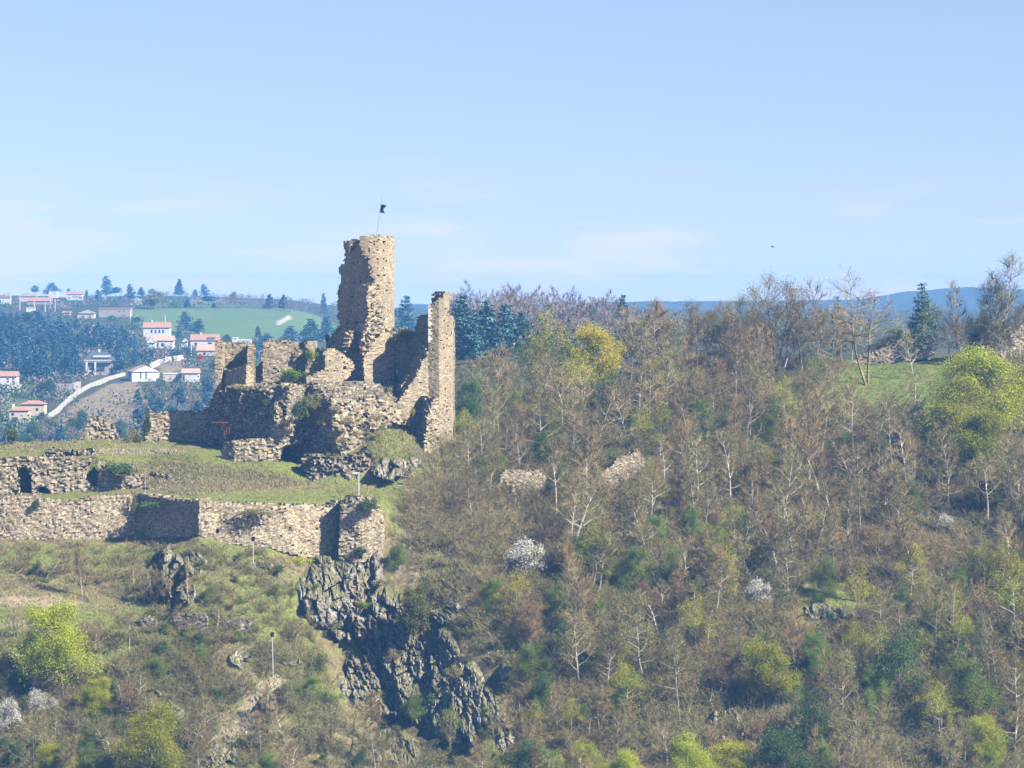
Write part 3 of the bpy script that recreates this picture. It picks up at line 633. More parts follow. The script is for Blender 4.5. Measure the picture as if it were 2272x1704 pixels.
ruin('forework', [(488, 433.0), (520, 431.4), (610, 431.8)], [(490, 1000), (500, 985), (520, 977), (560, 975), (600, 972), (608, 985), (606, 1044), (560, 1046), (488, 1038)], M_RUBBLE, thick=1.8, seed=39, wob=2, rough=.14)
ruin('mound_revetment', [(660, 430.5), (700, 428.8), (770, 428.2), (838, 429.6)], [(668, 1015), (690, 1006), (710, 1015), (760, 1018), (800, 1005), (815, 1000), (838, 1030), (836, 1075), (760, 1078), (690, 1066), (668, 1040)], M_GREYRUB, thick=2.5, seed=40, wob=6, rough=.3, cs=.33, cz=.28)

# free standing pieces of wall, each its own thing
def wall_thing(name, label, plan, poly, m=M_RUBBLE, group=None, **kw):
    V, Q = voxwall(plan, poly, **kw); o = world_part(name, V, Q, m, None); return tag(o, label, 'wall', group)
wall_thing('stone_wall', 'sunlit stone wall with ivy on its left end, left of the castle', [(318, 449.5), (380, 450.5), (500, 450.5)], [(322, 1000), (323, 930), (333, 916), (370, 914), (450, 911), (462, 905), (500, 900), (500, 1000)], thick=2, seed=41, wob=2, rough=.12)
wall_thing('ruined_wall', 'isolated trapezoid stump of stone wall at the terrace edge', [(170, 451), (272, 451)], [(170, 990), (186, 960), (196, 935), (206, 925), (222, 925), (234, 935), (249, 938), (258, 965), (273, 990)], thick=2, seed=42, wob=2, rough=.14)
up = wall_thing('retaining_wall', 'upper terrace wall with dark doorways above the long rampart', [(-90, 427.2), (60, 427.0), (215, 427.2), (322, 427.6)],
     [(-90, 1016), (60, 1015), (130, 1017), (212, 1015), (216, 1024), (240, 1032), (262, 1056), (290, 1052), (320, 1050), (324, 1092), (250, 1094), (0, 1100), (-90, 1100)],
     holes=[[(37, 1050), (42, 1036), (54, 1032), (64, 1040), (70, 1060), (68, 1096), (42, 1094)], [(188, 1052), (195, 1030), (212, 1016), (217, 1020), (218, 1079), (202, 1080), (190, 1068)], [(79, 1088), (86, 1078), (104, 1078), (113, 1090), (110, 1100), (96, 1100)]],
     thick=2.6, seed=43, wob=2.5, rough=.14, pits=.03)
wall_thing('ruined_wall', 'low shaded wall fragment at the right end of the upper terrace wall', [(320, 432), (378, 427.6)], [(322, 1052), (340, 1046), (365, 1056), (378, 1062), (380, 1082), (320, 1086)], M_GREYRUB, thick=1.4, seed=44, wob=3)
lw = thing('rampart_wall', 'long lower rampart of rough stones running along the spur to a bastion', 'wall', WP(500, 1200, 412))
T = [(-90, 1104), (0, 1103), (60, 1098), (120, 1108), (165, 1112), (195, 1099), (290, 1097)]
ruin('wall_face', [(-90, 415.6), (60, 415.8), (215, 416.6), (300, 418.2)], T + [(303, 1098), (303, 1198), (150, 1204), (-90, 1204)], M_RUBBLE, lw, thick=2.6, seed=45, wob=2.5, rough=.10, cs=.3, cz=.26, lean=.06)
ruin('wall_face', [(294, 418.9), (330, 416.0), (443, 407.8)], [(294, 1098), (330, 1099), (370, 1104), (400, 1110), (430, 1108), (446, 1112), (446, 1204), (294, 1204)], M_RUBBLE, lw, label='shaded oblique stretch of the rampart', thick=2.6, seed=46, wob=2.5, rough=.12, cs=.3, cz=.26)
ruin('wall_face', [(440, 408), (520, 409.0), (640, 411.6), (762, 416.8)], [(440, 1112), (500, 1112), (600, 1118), (680, 1120), (740, 1122), (765, 1110), (765, 1245), (665, 1235), (600, 1216), (440, 1200)], M_RUBBLE, lw, thick=2.4, seed=47, wob=3, rough=.11, cs=.3, cz=.26, lean=.10)
ruin('bastion', [(756, 417), (757, 412.4)], [(740, 1112), (775, 1104), (775, 1250), (740, 1250)], M_RUBBLE, lw, thick=1.2, seed=48)
ruin('bastion', [(754, 412.4), (800, 411.8), (846, 413.6), (853, 417)], [(757, 1116), (768, 1107), (800, 1103), (826, 1105), (838, 1114), (845, 1135), (849, 1180), (853, 1235), (800, 1250), (752, 1248), (752, 1150)], M_RUBBLE, lw, label='sunlit bastion with orange lichen', thick=4.5, seed=49, wob=3, rough=.12, lean=.06)
wall_thing('ruined_wall', 'small stone hump on the rampart beside the white pole', [(765, 417.5), (795, 417.5)], [(768, 1116), (770, 1104), (785, 1103), (796, 1108), (798, 1118)], M_GREYRUB, thick=1.4, seed=50)
wall_thing('ruined_wall', 'pale ruined wall with a dark opening among the trees, right of the spur', [(1106, 433), (1216, 434)], [(1106, 1104), (1107, 1058), (1122, 1042), (1160, 1046), (1198, 1041), (1212, 1055), (1214, 1104)], holes=[[(1112, 1100), (1112, 1078), (1122, 1068), (1133, 1080), (1134, 1100)]], thick=2.2, seed=51, wob=4)
wall_thing('ruined_wall', 'ochre ruined wall with ivy among the trees below the bare wood', [(1314, 436), (1430, 437.5)], [(1314, 1100), (1322, 1062), (1345, 1040), (1385, 1012), (1412, 998), (1424, 1010), (1432, 1060), (1430, 1100)], thick=2.2, seed=52, wob=5)
wall_thing('garden_wall', 'pale stone retaining wall above the small green lawn on the right crest', [(1890, 505.5), (2072, 504.0)], [(1892, 806), (1904, 790), (1940, 780), (1966, 772), (1990, 760), (2008, 742), (2040, 738), (2072, 744), (2074, 798), (2000, 802), (1904, 812)], thick=2, seed=53, wob=3, pits=.05)
wall_thing('garden_wall', 'broken pale stone wall at the right edge of the crest', [(2150, 505), (2340, 506)], [(2152, 782), (2156, 740), (2190, 728), (2250, 722), (2340, 730), (2340, 785)], holes=[[(2205, 748), (2238, 744), (2240, 752), (2206, 756)]], thick=2, seed=54, wob=4)
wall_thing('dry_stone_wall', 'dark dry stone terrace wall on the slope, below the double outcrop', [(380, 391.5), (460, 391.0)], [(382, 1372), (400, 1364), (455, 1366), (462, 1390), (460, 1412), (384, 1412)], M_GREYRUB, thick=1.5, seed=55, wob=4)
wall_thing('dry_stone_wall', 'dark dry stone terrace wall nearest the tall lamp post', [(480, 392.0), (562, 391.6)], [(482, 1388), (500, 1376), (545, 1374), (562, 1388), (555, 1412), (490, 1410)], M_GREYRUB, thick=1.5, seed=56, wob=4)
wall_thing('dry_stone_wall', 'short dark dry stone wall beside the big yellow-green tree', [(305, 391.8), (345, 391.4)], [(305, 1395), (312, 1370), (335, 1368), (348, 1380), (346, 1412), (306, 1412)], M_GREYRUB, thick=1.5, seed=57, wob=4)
wall_thing('rubble_heap', 'broad heap of grey wall footing stones behind the upper terrace wall', [(98, 433.5), (225, 434.5)], [(98, 1018), (106, 1000), (140, 997), (200, 999), (226, 1012), (228, 1024), (98, 1024)], M_GREYRUB, thick=2.5, seed=58, wob=5, rough=.3)

# ------------------------------------------------------------------ rock faces
def worley(u, v, seed):
    iu, iv = np.floor(u), np.floor(v); best = np.full(u.shape, 9.); H = np.zeros_like(u); sec = np.full(u.shape, 9.)
    for a in (-1, 0, 1):
        for b in (-1, 0, 1):
            ci, cj = iu + a, iv + b; z0 = np.zeros_like(ci)
            fx = ci + hash3(ci, cj, z0, seed); fy_ = cj + hash3(ci, cj, z0, seed + 1)
            d = np.hypot(u - fx, v - fy_)
            h = hash3(ci, cj, z0, seed + 2) + (hash3(ci, cj, z0, seed + 3) - .5) * (u - fx) * 2.6 + (hash3(ci, cj, z0, seed + 4) - .5) * (v - fy_) * 2.6
            cl = d < best; sec = np.where(cl, best, np.minimum(sec, d)); H = np.where(cl, h, H); best = np.where(cl, d, best)
    return H, sec - best
def rockface(poly, depth=3.0, amp=1.6, step=2.6, seed=0, ang=28, cell=1.7, bury=.6, fade=18):
    P = np.array(poly, float); xs = np.arange(P[:, 0].min() - 6, P[:, 0].max() + 6, step); ys = np.arange(P[:, 1].min() - 6, P[:, 1].max() + 6, step)
    gx, gy = np.meshgrid(xs, ys, indexing='ij')
    qx = gx + 10 * fbm(gx / 30, gy / 30, 0, 3, seed) * 2; qy = gy + 10 * fbm(gx / 30, gy / 30, 5, 3, seed + 3) * 2
    ins = in_poly(qx, qy, poly); d = poly_dist(qx, qy, poly); sd = np.where(ins, d, -d)
    Y = visY(gx, gy); k = np.ones(5) / 5
    for _ in range(2):
        Y = np.apply_along_axis(lambda a: np.convolve(np.pad(a, 2, 'edge'), k, 'valid'), 0, Y); Y = np.apply_along_axis(lambda a: np.convolve(np.pad(a, 2, 'edge'), k, 'valid'), 1, Y)
    X = (gx - CX) / F * Y; Z = -(gy - HY) / F * Y
    a = math.radians(ang); u = X * math.cos(a) + Z * math.sin(a) + 1.0 * fbm(X / 2, Z / 2, 0, 3, seed + 8); v = -X * math.sin(a) + Z * math.cos(a)
    h = fbm(u / 5, v / 9, 0, 3, seed + 7) * 2.2
    for sc_, am, st in ((cell, 1.0, 1.7), (cell * .42, .5, 1.9), (cell * .18, .24, 1.6)):
        hh_, ee = worley(u / sc_, v / (sc_ * st), seed + int(sc_ * 100)); h = h + am * (hh_ - .35 * np.exp(-ee * 12))
    s = np.clip((sd + 4) / fade, 0, 1); s = s * s * (3 - 2 * s)
    off = -bury + s * (bury + depth * .35 + amp * h)
    keep = sd > -5
    D = off; r = (Y - D) / Y
    V = np.stack([X * r, Y * r, Z * r + 0.0 * D], -1)
    n2 = len(ys); ii, jj = np.meshgrid(np.arange(len(xs) - 1), np.arange(n2 - 1), indexing='ij')
    kq = keep[:-1, :-1] & keep[1:, :-1] & keep[1:, 1:] & keep[:-1, 1:]
    a_ = (ii * n2 + jj)[kq]; Q = np.stack([a_, a_ + 1, a_ + n2 + 1, a_ + n2], 1)
    uq, inv = np.unique(Q, return_inverse=True)
    return V.reshape(-1, 3)[uq], inv.reshape(-1, 4)
def cliff(poly, m=M_ROCK, **kw):
    V, Q = rockface(poly, **kw); return tag(world_part('cliff', V, Q, m, None), None, None, kind='structure')
def rock(name, label, poly, m=M_ROCKL, group=None, **kw):
    V, Q = rockface(poly, **kw); return tag(world_part(name, V, Q, m, None), label, 'rock', group)
cliff([(690, 1225), (760, 1215), (850, 1215), (862, 1260), (850, 1310), (840, 1380), (835, 1430), (780, 1440), (745, 1425), (715, 1405), (695, 1400), (660, 1360), (650, 1310), (672, 1260)], M_ROCK, depth=3.2, amp=1.5, seed=60, ang=18, cell=2.0, fade=30)
cliff([(790, 1330), (850, 1290), (900, 1310), (930, 1350), (1015, 1400), (1030, 1440), (1060, 1470), (1090, 1510), (1130, 1560), (1160, 1640), (1110, 1700), (1010, 1660), (940, 1620), (850, 1610), (790, 1590), (755, 1545), (735, 1500), (770, 1440), (790, 1400)], M_ROCK, depth=2.4, amp=1.4, seed=70, ang=24, cell=1.7, fade=34)
rock('rock_outcrop', 'pointed dark outcrop split by a slanting ledge, below the main cliff', [(815, 1650), (840, 1610), (880, 1605), (930, 1640), (945, 1680), (920, 1700), (830, 1695)], M_ROCK, depth=3, amp=1.6, seed=80)
rock('rock_outcrop', 'pale rock ledge right of the dark evergreen on the cliff', [(930, 1365), (960, 1350), (1015, 1335), (1020, 1360), (990, 1385), (940, 1400)], M_ROCKL, depth=2, amp=1.3, seed=81, ang=70, fade=12)
rock('rock_outcrop', 'tall dark cleft rock on the slope below the rampart', [(345, 1220), (372, 1205), (398, 1225), (415, 1250), (440, 1300), (432, 1345), (400, 1352), (370, 1330), (350, 1280)], M_ROCK, depth=5, amp=2.6, seed=82, ang=5, fade=14)
rock('rock_outcrop', 'pale rounded rock beside the dark cleft rock', [(395, 1225), (440, 1222), (462, 1245), (440, 1280), (400, 1285)], M_ROCKL, depth=2, amp=1, seed=83, fade=12)
rock('rock_outcrop', 'large rounded brownish rock behind the lower yellow-green tree', [(290, 1525), (330, 1518), (375, 1535), (405, 1570), (410, 1620), (395, 1650), (370, 1600), (340, 1570), (300, 1560)], M_ROCK, depth=4, amp=1.4, seed=84, ang=70, fade=14)
rock('rock_outcrop', 'grey slab of rock at the bottom edge near the stony track', [(400, 1704), (420, 1665), (480, 1640), (525, 1660), (530, 1730), (400, 1740)], M_ROCK, depth=2.5, amp=1, seed=85, ang=75, fade=16)
rock('rock_outcrop', 'white curved rock slab on the grassy knoll', [(500, 1455), (520, 1440), (550, 1445), (558, 1455), (535, 1470), (545, 1485), (505, 1480)], M_ROCKL, depth=1.2, amp=.6, seed=86, ang=80, fade=8)
rock('rock_outcrop', 'pale jagged rocks beside the stony track', [(560, 1570), (580, 1540), (620, 1525), (655, 1540), (650, 1565), (600, 1575)], M_ROCKL, depth=1.6, amp=1.1, seed=87, fade=10)
rock('rock_outcrop', 'dark round boulder in the bushes under the tall lamp post', [(620, 1455), (640, 1425), (668, 1445), (672, 1475), (645, 1485), (625, 1478)], M_ROCK, depth=2.2, amp=.7, seed=88, fade=12)
rock('rock_outcrop', 'jagged grey rocks at the foot of the castle mound, left of the big boulder', [(820, 1040), (850, 1020), (900, 1012), (925, 1030), (905, 1060), (860, 1068), (825, 1062)], M_ROCK, depth=1.8, amp=1.3, seed=89, fade=12, ang=-25)
rock('boulder', 'single boulder on the castle mound below the spur wall', [(905, 1018), (920, 1008), (936, 1012), (934, 1030), (915, 1036)], M_ROCK, depth=1.6, amp=.6, seed=90, fade=8)
rock('rock_outcrop', 'split grey and white rock in the wood near the bottom', [(1555, 1610), (1580, 1575), (1625, 1570), (1660, 1600), (1670, 1635), (1620, 1655), (1560, 1640)], M_ROCKL, depth=2.5, amp=1.8, seed=91, ang=-30, fade=12)
rock('rock_outcrop', 'dark domed rock in the wood at the lower right', [(2010, 1505), (2030, 1480), (2060, 1480), (2072, 1505), (2060, 1525), (2015, 1525)], M_ROCK, depth=2, amp=.7, seed=92, fade=12)
rock('rock_outcrop', 'scattered grey rocks in the clearing on the wooded slope', [(1780, 1350), (1820, 1335), (1870, 1345), (1900, 1365), (1850, 1385), (1800, 1375)], M_ROCKL, depth=1.3, amp=1.2, seed=93, fade=10)
rock('rock_outcrop', 'streaked white ledge crossing the grass right of the cliff top', [(925, 1262), (950, 1270), (1000, 1295), (1015, 1310), (985, 1308), (940, 1285)], M_ROCKL, depth=1.0, amp=.8, seed=94, ang=60, fade=8)
rock('rock_outcrop', 'dark stony ledge below the second lamp post', [(560, 1235), (600, 1238), (630, 1255), (600, 1268), (565, 1258)], M_ROCK, depth=1.5, amp=.8, seed=95, ang=70, fade=9)
rock('rock_outcrop', 'knobbly grey rock beside the trees, far lower right of the cliff', [(1100, 1490), (1120, 1465), (1140, 1475), (1138, 1500), (1110, 1510)], M_ROCK, depth=2, amp=.9, seed=96, fade=10)
rock('rock_outcrop', 'pale crumbling rock band right of the long rampart foot', [(1040, 1020), (1060, 1012), (1078, 1022), (1080, 1045), (1050, 1045)], M_ROCKL, depth=1.4, amp=.8, seed=97, fade=9)


# ------------------------------------------------------------------ trees
def skeleton(seed, H=9, stems=1, spread=.33, first=.3, nb=14, sub=7, tw=7, up=.55, lean=.05, wander=.06, tlen=.9, droop=0):
    r = np.random.default_rng(seed); S = []      # (p0,p1,r0,r1,level)
    def line(p, d, L, n, r0, r1, lv, wn):
        pts = [p]; d = d / np.linalg.norm(d)
        for k in range(n):
            d = d + r.normal(size=3) * wn + np.array([0, 0, -droop * .1 if lv > 1 else .03]); d /= np.linalg.norm(d)
            q = pts[-1] + d * L / n; a, b = r0 + (r1 - r0) * k / n, r0 + (r1 - r0) * (k + 1) / n
            S.append((pts[-1], q, a, b, lv)); pts.append(q)
        return pts
    for st in range(stems):
        Hs = H * (1 if st == 0 else r.uniform(.7, .98)); a = r.uniform(0, 6.28)
        d0 = np.array([math.cos(a) * (lean + .16 * (stems > 1)), math.sin(a) * (lean + .16 * (stems > 1)), 1.])
        tr = line(np.array([0, 0, -.3]), d0, Hs * .93, 9, .0115 * H + .03, .02, 0, wander)
        for b in range(nb):
            t = first + (1 - first) * (b + r.uniform(0, 1)) / nb; k = min(int(t * 9), 8); p = tr[k] + (tr[k + 1] - tr[k]) * (t * 9 - k)
            az = b * 2.4 + r.uniform(-.5, .5); el = up + (t - .5) * .5 + r.uniform(-.15, .15)
            d = np.array([math.cos(az) * math.cos(el), math.sin(az) * math.cos(el), math.sin(el)])
            L = H * spread * (1.15 - .75 * t if first < .6 else 1) * r.uniform(.7, 1.15)
            br = line(p, d, L, 4, .006 * H * (1.2 - t) + .018, .014, 1, .14)
            for s_ in range(sub):
                u = .25 + .75 * (s_ + r.uniform(0, 1)) / sub; kk = min(int(u * 4), 3); p2 = br[kk] + (br[kk + 1] - br[kk]) * (u * 4 - kk)
                dd = (br[kk + 1] - br[kk]); dd /= np.linalg.norm(dd); d2 = dd + r.normal(size=3) * .55 + np.array([0, 0, .25 - droop])
                sb = line(p2, d2, L * .45 * r.uniform(.6, 1.2), 2, .016, .010, 2, .2)
                for t_ in range(tw):
                    q = sb[min(int((t_ + .5) / tw * 2), 1)]; q = q + (sb[2] - q) * r.uniform(0, 1)
                    d3 = (sb[2] - sb[0]); d3 = d3 / (np.linalg.norm(d3) + 1e-6) + r.normal(size=3) * .6 + np.array([0, 0, .2 - droop])
                    line(q, d3, tlen * r.uniform(.5, 1.2), 1, .014, .007, 3, .1)
    return S
def tree_meshes(name, S, thick=1.0, leaves=None, nleaf=0, lsize=.2, cl=.28, twig=M_TWIG, bark=M_BARK, seed=0, minr=.0, cut=2):
    r = np.random.default_rng(seed + 500)
    lo = [x for x in S if x[4] < cut]; hi = [x for x in S if x[4] >= cut]
    A = lambda L, i: np.array([x[i] for x in L])
    V, Q = segs_to_tubes(A(lo, 0), A(lo, 1), np.maximum(A(lo, 2) * thick, minr), np.maximum(A(lo, 3) * thick, minr), 5)
    tm = mesh_np(name + '_trunk', V, Q, bark)
    V, Q = segs_to_tubes(A(hi, 0), A(hi, 1), np.maximum(A(hi, 2) * thick, minr), np.maximum(A(hi, 3) * thick, minr * .7), 3)
    mi = np.zeros(len(Q), int); mats = [twig]
    if leaves is not None:
        E = A([x for x in S if x[4] == 3], 1)
        if nleaf > 9000: E = E[fbm(E[:, 0] / 1.1 + seed, E[:, 1] / 1.1, E[:, 2] / .9, 2, seed) > -.06]      # leaf masses with gaps between
        pick = r.integers(0, len(E), nleaf)
        C = E[pick] + r.normal(size=(nleaf, 3)) * cl
        V2, Q2 = leaf_quads(C, lsize, r); Q2 = Q2 + len(V); V = np.concatenate([V, V2]); Q = np.concatenate([Q, Q2]); mi = np.concatenate([mi, np.ones(nleaf, int)]); mats.append(leaves)
    return tm, mesh_np(name + '_crown', V, Q, mats, mi)
def place(name, meshes, label, cat, loc, scale=1, rz=0, group=None, tilt=0, sq=(1, 1)):
    o = thing(name, label, cat, loc, rz, group); o.scale = (scale * sq[0], scale * sq[0], scale * sq[1]); o.rotation_euler[0] = tilt
    for n, m in zip(('trunk', 'crown'), meshes): link(n, m, o)
    return o
def bush_mesh(name, seed, leaf, n=1400, lsize=.16, w=1.3, h=1.2, twig=M_TWIG, nst=40, clumps=14):
    r = np.random.default_rng(seed)
    cc = r.normal(size=(clumps, 3)) * (w * .42, w * .42, h * .22) + (0, 0, h * .55); cc[:, 2] = np.clip(cc[:, 2], .15, None)
    C = cc[r.integers(0, clumps, n)] + r.normal(size=(n, 3)) * (w * .17, w * .17, h * .15); C[:, 2] = np.abs(C[:, 2])
    V, Q = leaf_quads(C, lsize, r)
    P0 = r.normal(size=(nst, 3)) * (.15, .15, 0) - (0, 0, .2); P1 = C[r.integers(0, n, nst)] * 1.1
    V2, Q2 = segs_to_tubes(P0, P1, np.full(nst, .02), np.full(nst, .008), 3)
    mi = np.concatenate([np.zeros(len(Q), int), np.ones(len(Q2), int)])
    return mesh_np(name, np.concatenate([V, V2]), np.concatenate([Q, Q2 + len(V)]), [leaf, twig], mi)
def brush_mesh(name, seed, n=90, h=2.2, w=1.2, twig=M_TWIG, leaf=None, nl=0):
    r = np.random.default_rng(seed); S0 = []; S1 = []; R0 = []
    for k in range(n // 6):
        b = r.normal(size=3) * (w * .25, w * .25, 0) - (0, 0, .2); d = np.array([r.normal() * .35, r.normal() * .35, 1]); L = h * r.uniform(.6, 1.1); t = b + d * L * .8
        S0.append(b); S1.append(t); R0.append(.022)
        for j in range(7):
            u = r.uniform(.25, 1); p = b + (t - b) * u; dd = d + r.normal(size=3) * .6; e = p + dd * L * .3 * r.uniform(.4, 1.2)
            S0.append(p); S1.append(e); R0.append(.011)
            for q in range(2):
                p2 = p + (e - p) * r.uniform(.3, 1); S0.append(p2); S1.append(p2 + (dd + r.normal(size=3) * .8) * L * .14); R0.append(.008)
    S0, S1, R0 = map(np.array, (S0, S1, R0)); V, Q = segs_to_tubes(S0, S1, R0, R0 * .5, 3); mi = np.zeros(len(Q), int); mats = [twig]
    if leaf is not None:
        C = S1[r.integers(0, len(S1), nl)] + r.normal(size=(nl, 3)) * .12; V2, Q2 = leaf_quads(C, .12, r)
        Q = np.concatenate([Q, Q2 + len(V)]); V = np.concatenate([V, V2]); mi = np.concatenate([mi, np.ones(nl, int)]); mats.append(leaf)
    return mesh_np(name, V, Q, mats, mi)
def conifer_meshes(name, seed, H=12, R=3.2, tiers=14, leaf=M_CON, n=2600, size=.55, flat=.6, ragged=.35, top=.06, base=.12, power=.8):
    r = np.random.default_rng(seed); C = []; P0 = []; P1 = []
    for k in range(tiers):
        t = base + (1 - base) * (k + .5) / tiers; z = H * t; rr = R * (1 - t) ** power + top * R
        for b in range(9 if t < .85 else 5):
            az = r.uniform(0, 6.28); L = rr * r.uniform(1 - ragged, 1 + ragged * .4); m = max(4, int(n / tiers / 8 * (L / R + .25)))
            u = r.uniform(.1, 1, m) ** .7; x = u * L
            wv = .12 * R * (1.1 - u) + .12
            C.append(np.stack([math.cos(az) * x + r.normal(size=m) * wv, math.sin(az) * x + r.normal(size=m) * wv, z - .06 * L * u + r.normal(size=m) * .02 * H / 1.5 + .14 * L * u * u], 1))
            P0.append((0, 0, z)); P1.append((math.cos(az) * L * .9, math.sin(az) * L * .9, z + .05 * L))
    C = np.concatenate(C); V, Q = leaf_quads(C, size, r, flat)
    V2, Q2 = segs_to_tubes(np.array([(0, 0, -.5), (0, 0, H * .5)]), np.array([(0, 0, H * .5), (0, 0, H)]), [.03 * H / 2, .02 * H / 2], [.02 * H / 2, .02], 6)
    V3, Q3 = segs_to_tubes(np.array(P0, float), np.array(P1, float), np.full(len(P0), .06), np.full(len(P0), .02), 3)
    V2 = np.concatenate([V2, V3]); Q2 = np.concatenate([Q2, Q3 + len(V2) - len(V3)])
    return mesh_np(name + '_trunk', V2, Q2, M_BARKD), mesh_np(name + '_crown', V, Q, leaf)

sk = [skeleton(1), skeleton(2, stems=2, nb=10), skeleton(3, first=.45, spread=.3), skeleton(4, stems=3, nb=8, spread=.28), skeleton(5, first=.2, nb=16, spread=.30), skeleton(6, lean=.16, wander=.1),
      skeleton(7, stems=2, first=.4, up=.8, spread=.25), skeleton(8, spread=.42, up=.35, nb=14)]
BARE = [tree_meshes('bare%d' % i, s, seed=i, twig=M_TWIG if i % 3 else M_TWIGR, bark=M_BARK if i % 4 != 3 else M_BARKD) for i, s in enumerate(sk)]
BUD = [tree_meshes('bud%d' % i, sk[i], leaves=l, nleaf=n, lsize=.13, cl=.2, seed=20 + i, bark=M_BARK) for i, l, n in ((0, M_BUD, 2600), (2, M_RUST, 2200), (4, M_BUD, 3600), (5, M_RUST, 1500), (7, M_BUD, 1800))]
lsk = [skeleton(31, H=8, first=.22, nb=16, spread=.42, up=.5, tlen=.8), skeleton(32, H=8, stems=2, first=.2, nb=11, spread=.36), skeleton(33, H=8, first=.3, nb=15, spread=.38, lean=.1)]
YEL = [tree_meshes('yel%d' % i, s, leaves=M_YEL, nleaf=36000, lsize=.115, cl=.34, seed=40 + i, bark=M_BARKD) for i, s in enumerate(lsk)]
YELB = tree_meshes('yelb', lsk[0], leaves=M_YEL2, nleaf=28000, lsize=.12, cl=.34, seed=45, bark=M_BARKD)
YTH = tree_meshes('yth', sk[7], leaves=M_YEL, nleaf=4200, lsize=.15, cl=.25, seed=47)
GRN = [tree_meshes('grn%d' % i, s, leaves=M_GRN, nleaf=20000, lsize=.12, cl=.32, seed=50 + i, bark=M_BARKD) for i, s in enumerate(lsk[:2])]
DRK = [tree_meshes('drk%d' % i, s, leaves=M_DRK, nleaf=20000, lsize=.14, cl=.36, seed=60 + i, bark=M_BARKD) for i, s in enumerate(lsk[1:])]
WHT = tree_meshes('wht', skeleton(35, H=5, stems=3, first=.2, nb=9, spread=.4, up=.5), leaves=M_WHT, nleaf=6000, lsize=.13, cl=.2, seed=70, bark=M_BARKD)
IVY = tree_meshes('ivy', sk[2], leaves=None, seed=71)

def drop(px, py, sink=.15):
    p = on_ground(px, py); p.z -= sink; return p
# H in metres so that the crown top reaches row `top`
def tree_at(name, meshes, label, cat, px, base, top, H0, rz=None, group=None, sq=None, tilt=0):
    p = drop(px, base); h = (base - top) / F * p.y; s = h / H0
    return place(name, meshes, label, cat, p, s, random.uniform(0, 6.28) if rz is None else rz, group, tilt, sq or (1, 1))

T_ = tree_at
T_('spring_tree', YEL[0], 'big yellow-green tree at the lower left below the dry stone walls', 'tree', 140, 1560, 1345, 8.3, sq=(1.05, 1))
T_('spring_tree', YEL[1], 'yellow-green tree in front of the rounded brownish rock', 'tree', 330, 1735, 1572, 8.3, sq=(1.25, 1))
T_('spring_tree', YEL[2], 'small yellow-green tree between the two big yellow-green trees', 'tree', 200, 1600, 1510, 8.3, sq=(1.15, 1))
T_('spring_tree', YEL[2], 'yellow-green tree at the bottom edge in the left corner', 'tree', 135, 1740, 1655, 8.3, sq=(1.3, 1))
T_('spring_tree', YELB, 'brightest yellow round tree on the crest, right of the castle', 'tree', 1335, 880, 722, 8.3, sq=(1.0, 1))
T_('spring_tree', YTH, 'pale yellow-green tree on the crest left of the brightest yellow tree', 'tree', 1208, 900, 706, 9.3, sq=(1.0, 1))
T_('spring_tree', YTH, 'pale yellow-green tree under the brightest yellow tree', 'tree', 1300, 930, 790, 9.3, sq=(1.1, 1))
T_('spring_tree', YEL[0], 'large yellow-green tree at the right edge below the broken pale wall', 'tree', 2210, 1000, 778, 8.3, sq=(1.3, 1))
T_('spring_tree', YEL[1], 'yellow-green tree left of the large one at the right edge', 'tree', 2120, 1035, 845, 8.3, sq=(1.15, 1))
T_('spring_tree', YEL[2], 'yellow-green tree lowest of the three at the right edge', 'tree', 2150, 1080, 915, 8.3, sq=(1.3, 1))
T_('spring_tree', YEL[2], 'yellow-green tree between the split rock and the dark green tree', 'tree', 1725, 1590, 1432, 8.3, sq=(1.05, 1))
T_('spring_tree', YEL[0], 'yellow-green tree at the bottom edge below the split rock', 'tree', 1610, 1760, 1650, 8.3, sq=(1.5, 1))
T_('spring_tree', YEL[1], 'yellow-green tree at the bottom edge left of the split rock', 'tree', 1530, 1770, 1635, 8.3, sq=(1.1, 1))
T_('spring_tree', YEL[1], 'lime green tree at the bottom edge, third from the right cliff foot', 'tree', 1390, 1770, 1668, 8.3, sq=(1.3, 1))
T_('spring_tree', YEL[2], 'lime green tree at the bottom edge below the wood', 'tree', 1315, 1760, 1652, 8.3, sq=(1.0, 1))
T_('spring_tree', GRN[0], 'small lime green tree at the bottom edge just right of the cliff', 'tree', 1225, 1740, 1662, 8.3, sq=(1.1, 1))
T_('spring_tree', YTH, 'yellow-green tree right of the cliff top, below the white blossom', 'tree', 1140, 1400, 1278, 9.3)
T_('spring_tree', GRN[0], 'green leafing tree left of the yellow-green one, right of the cliff top', 'tree', 1085, 1370, 1285, 8.3)
T_('spring_tree', GRN[1], 'fresh green tree at the lower right under the domed rock', 'tree', 2150, 1620, 1450, 8.3)
T_('spring_tree', YEL[0], 'yellow-green tree at the lower right corner', 'tree', 2200, 1720, 1590, 8.3)
T_('spring_tree', YTH, 'pale yellow-green tree at the right edge, half way down the wood', 'tree', 2262, 1440, 1260, 9.3)
T_('spring_tree', YTH, 'ochre-green tree left of the fresh green one at the lower right', 'tree', 2090, 1650, 1530, 9.3)
ep = WP(915, 1600, float(visY(915, 1600)) - 3.0); place('sapling', GRN[1], 'small green sapling growing on the cliff face', 'tree', ep, 62 / F * ep.y / 8.3, 0, None, 0, (1.1, 1))
T_('shrub_tree', GRN[1], 'rounded green bush beside the bastion foot', 'bush', 882, 1262, 1205, 8.3, sq=(1.2, 1))
T_('dark_tree', DRK[0], 'dark green leafy tree with two lobes at the bottom right', 'tree', 1790, 1690, 1545, 8.3, sq=(1.1, 1))
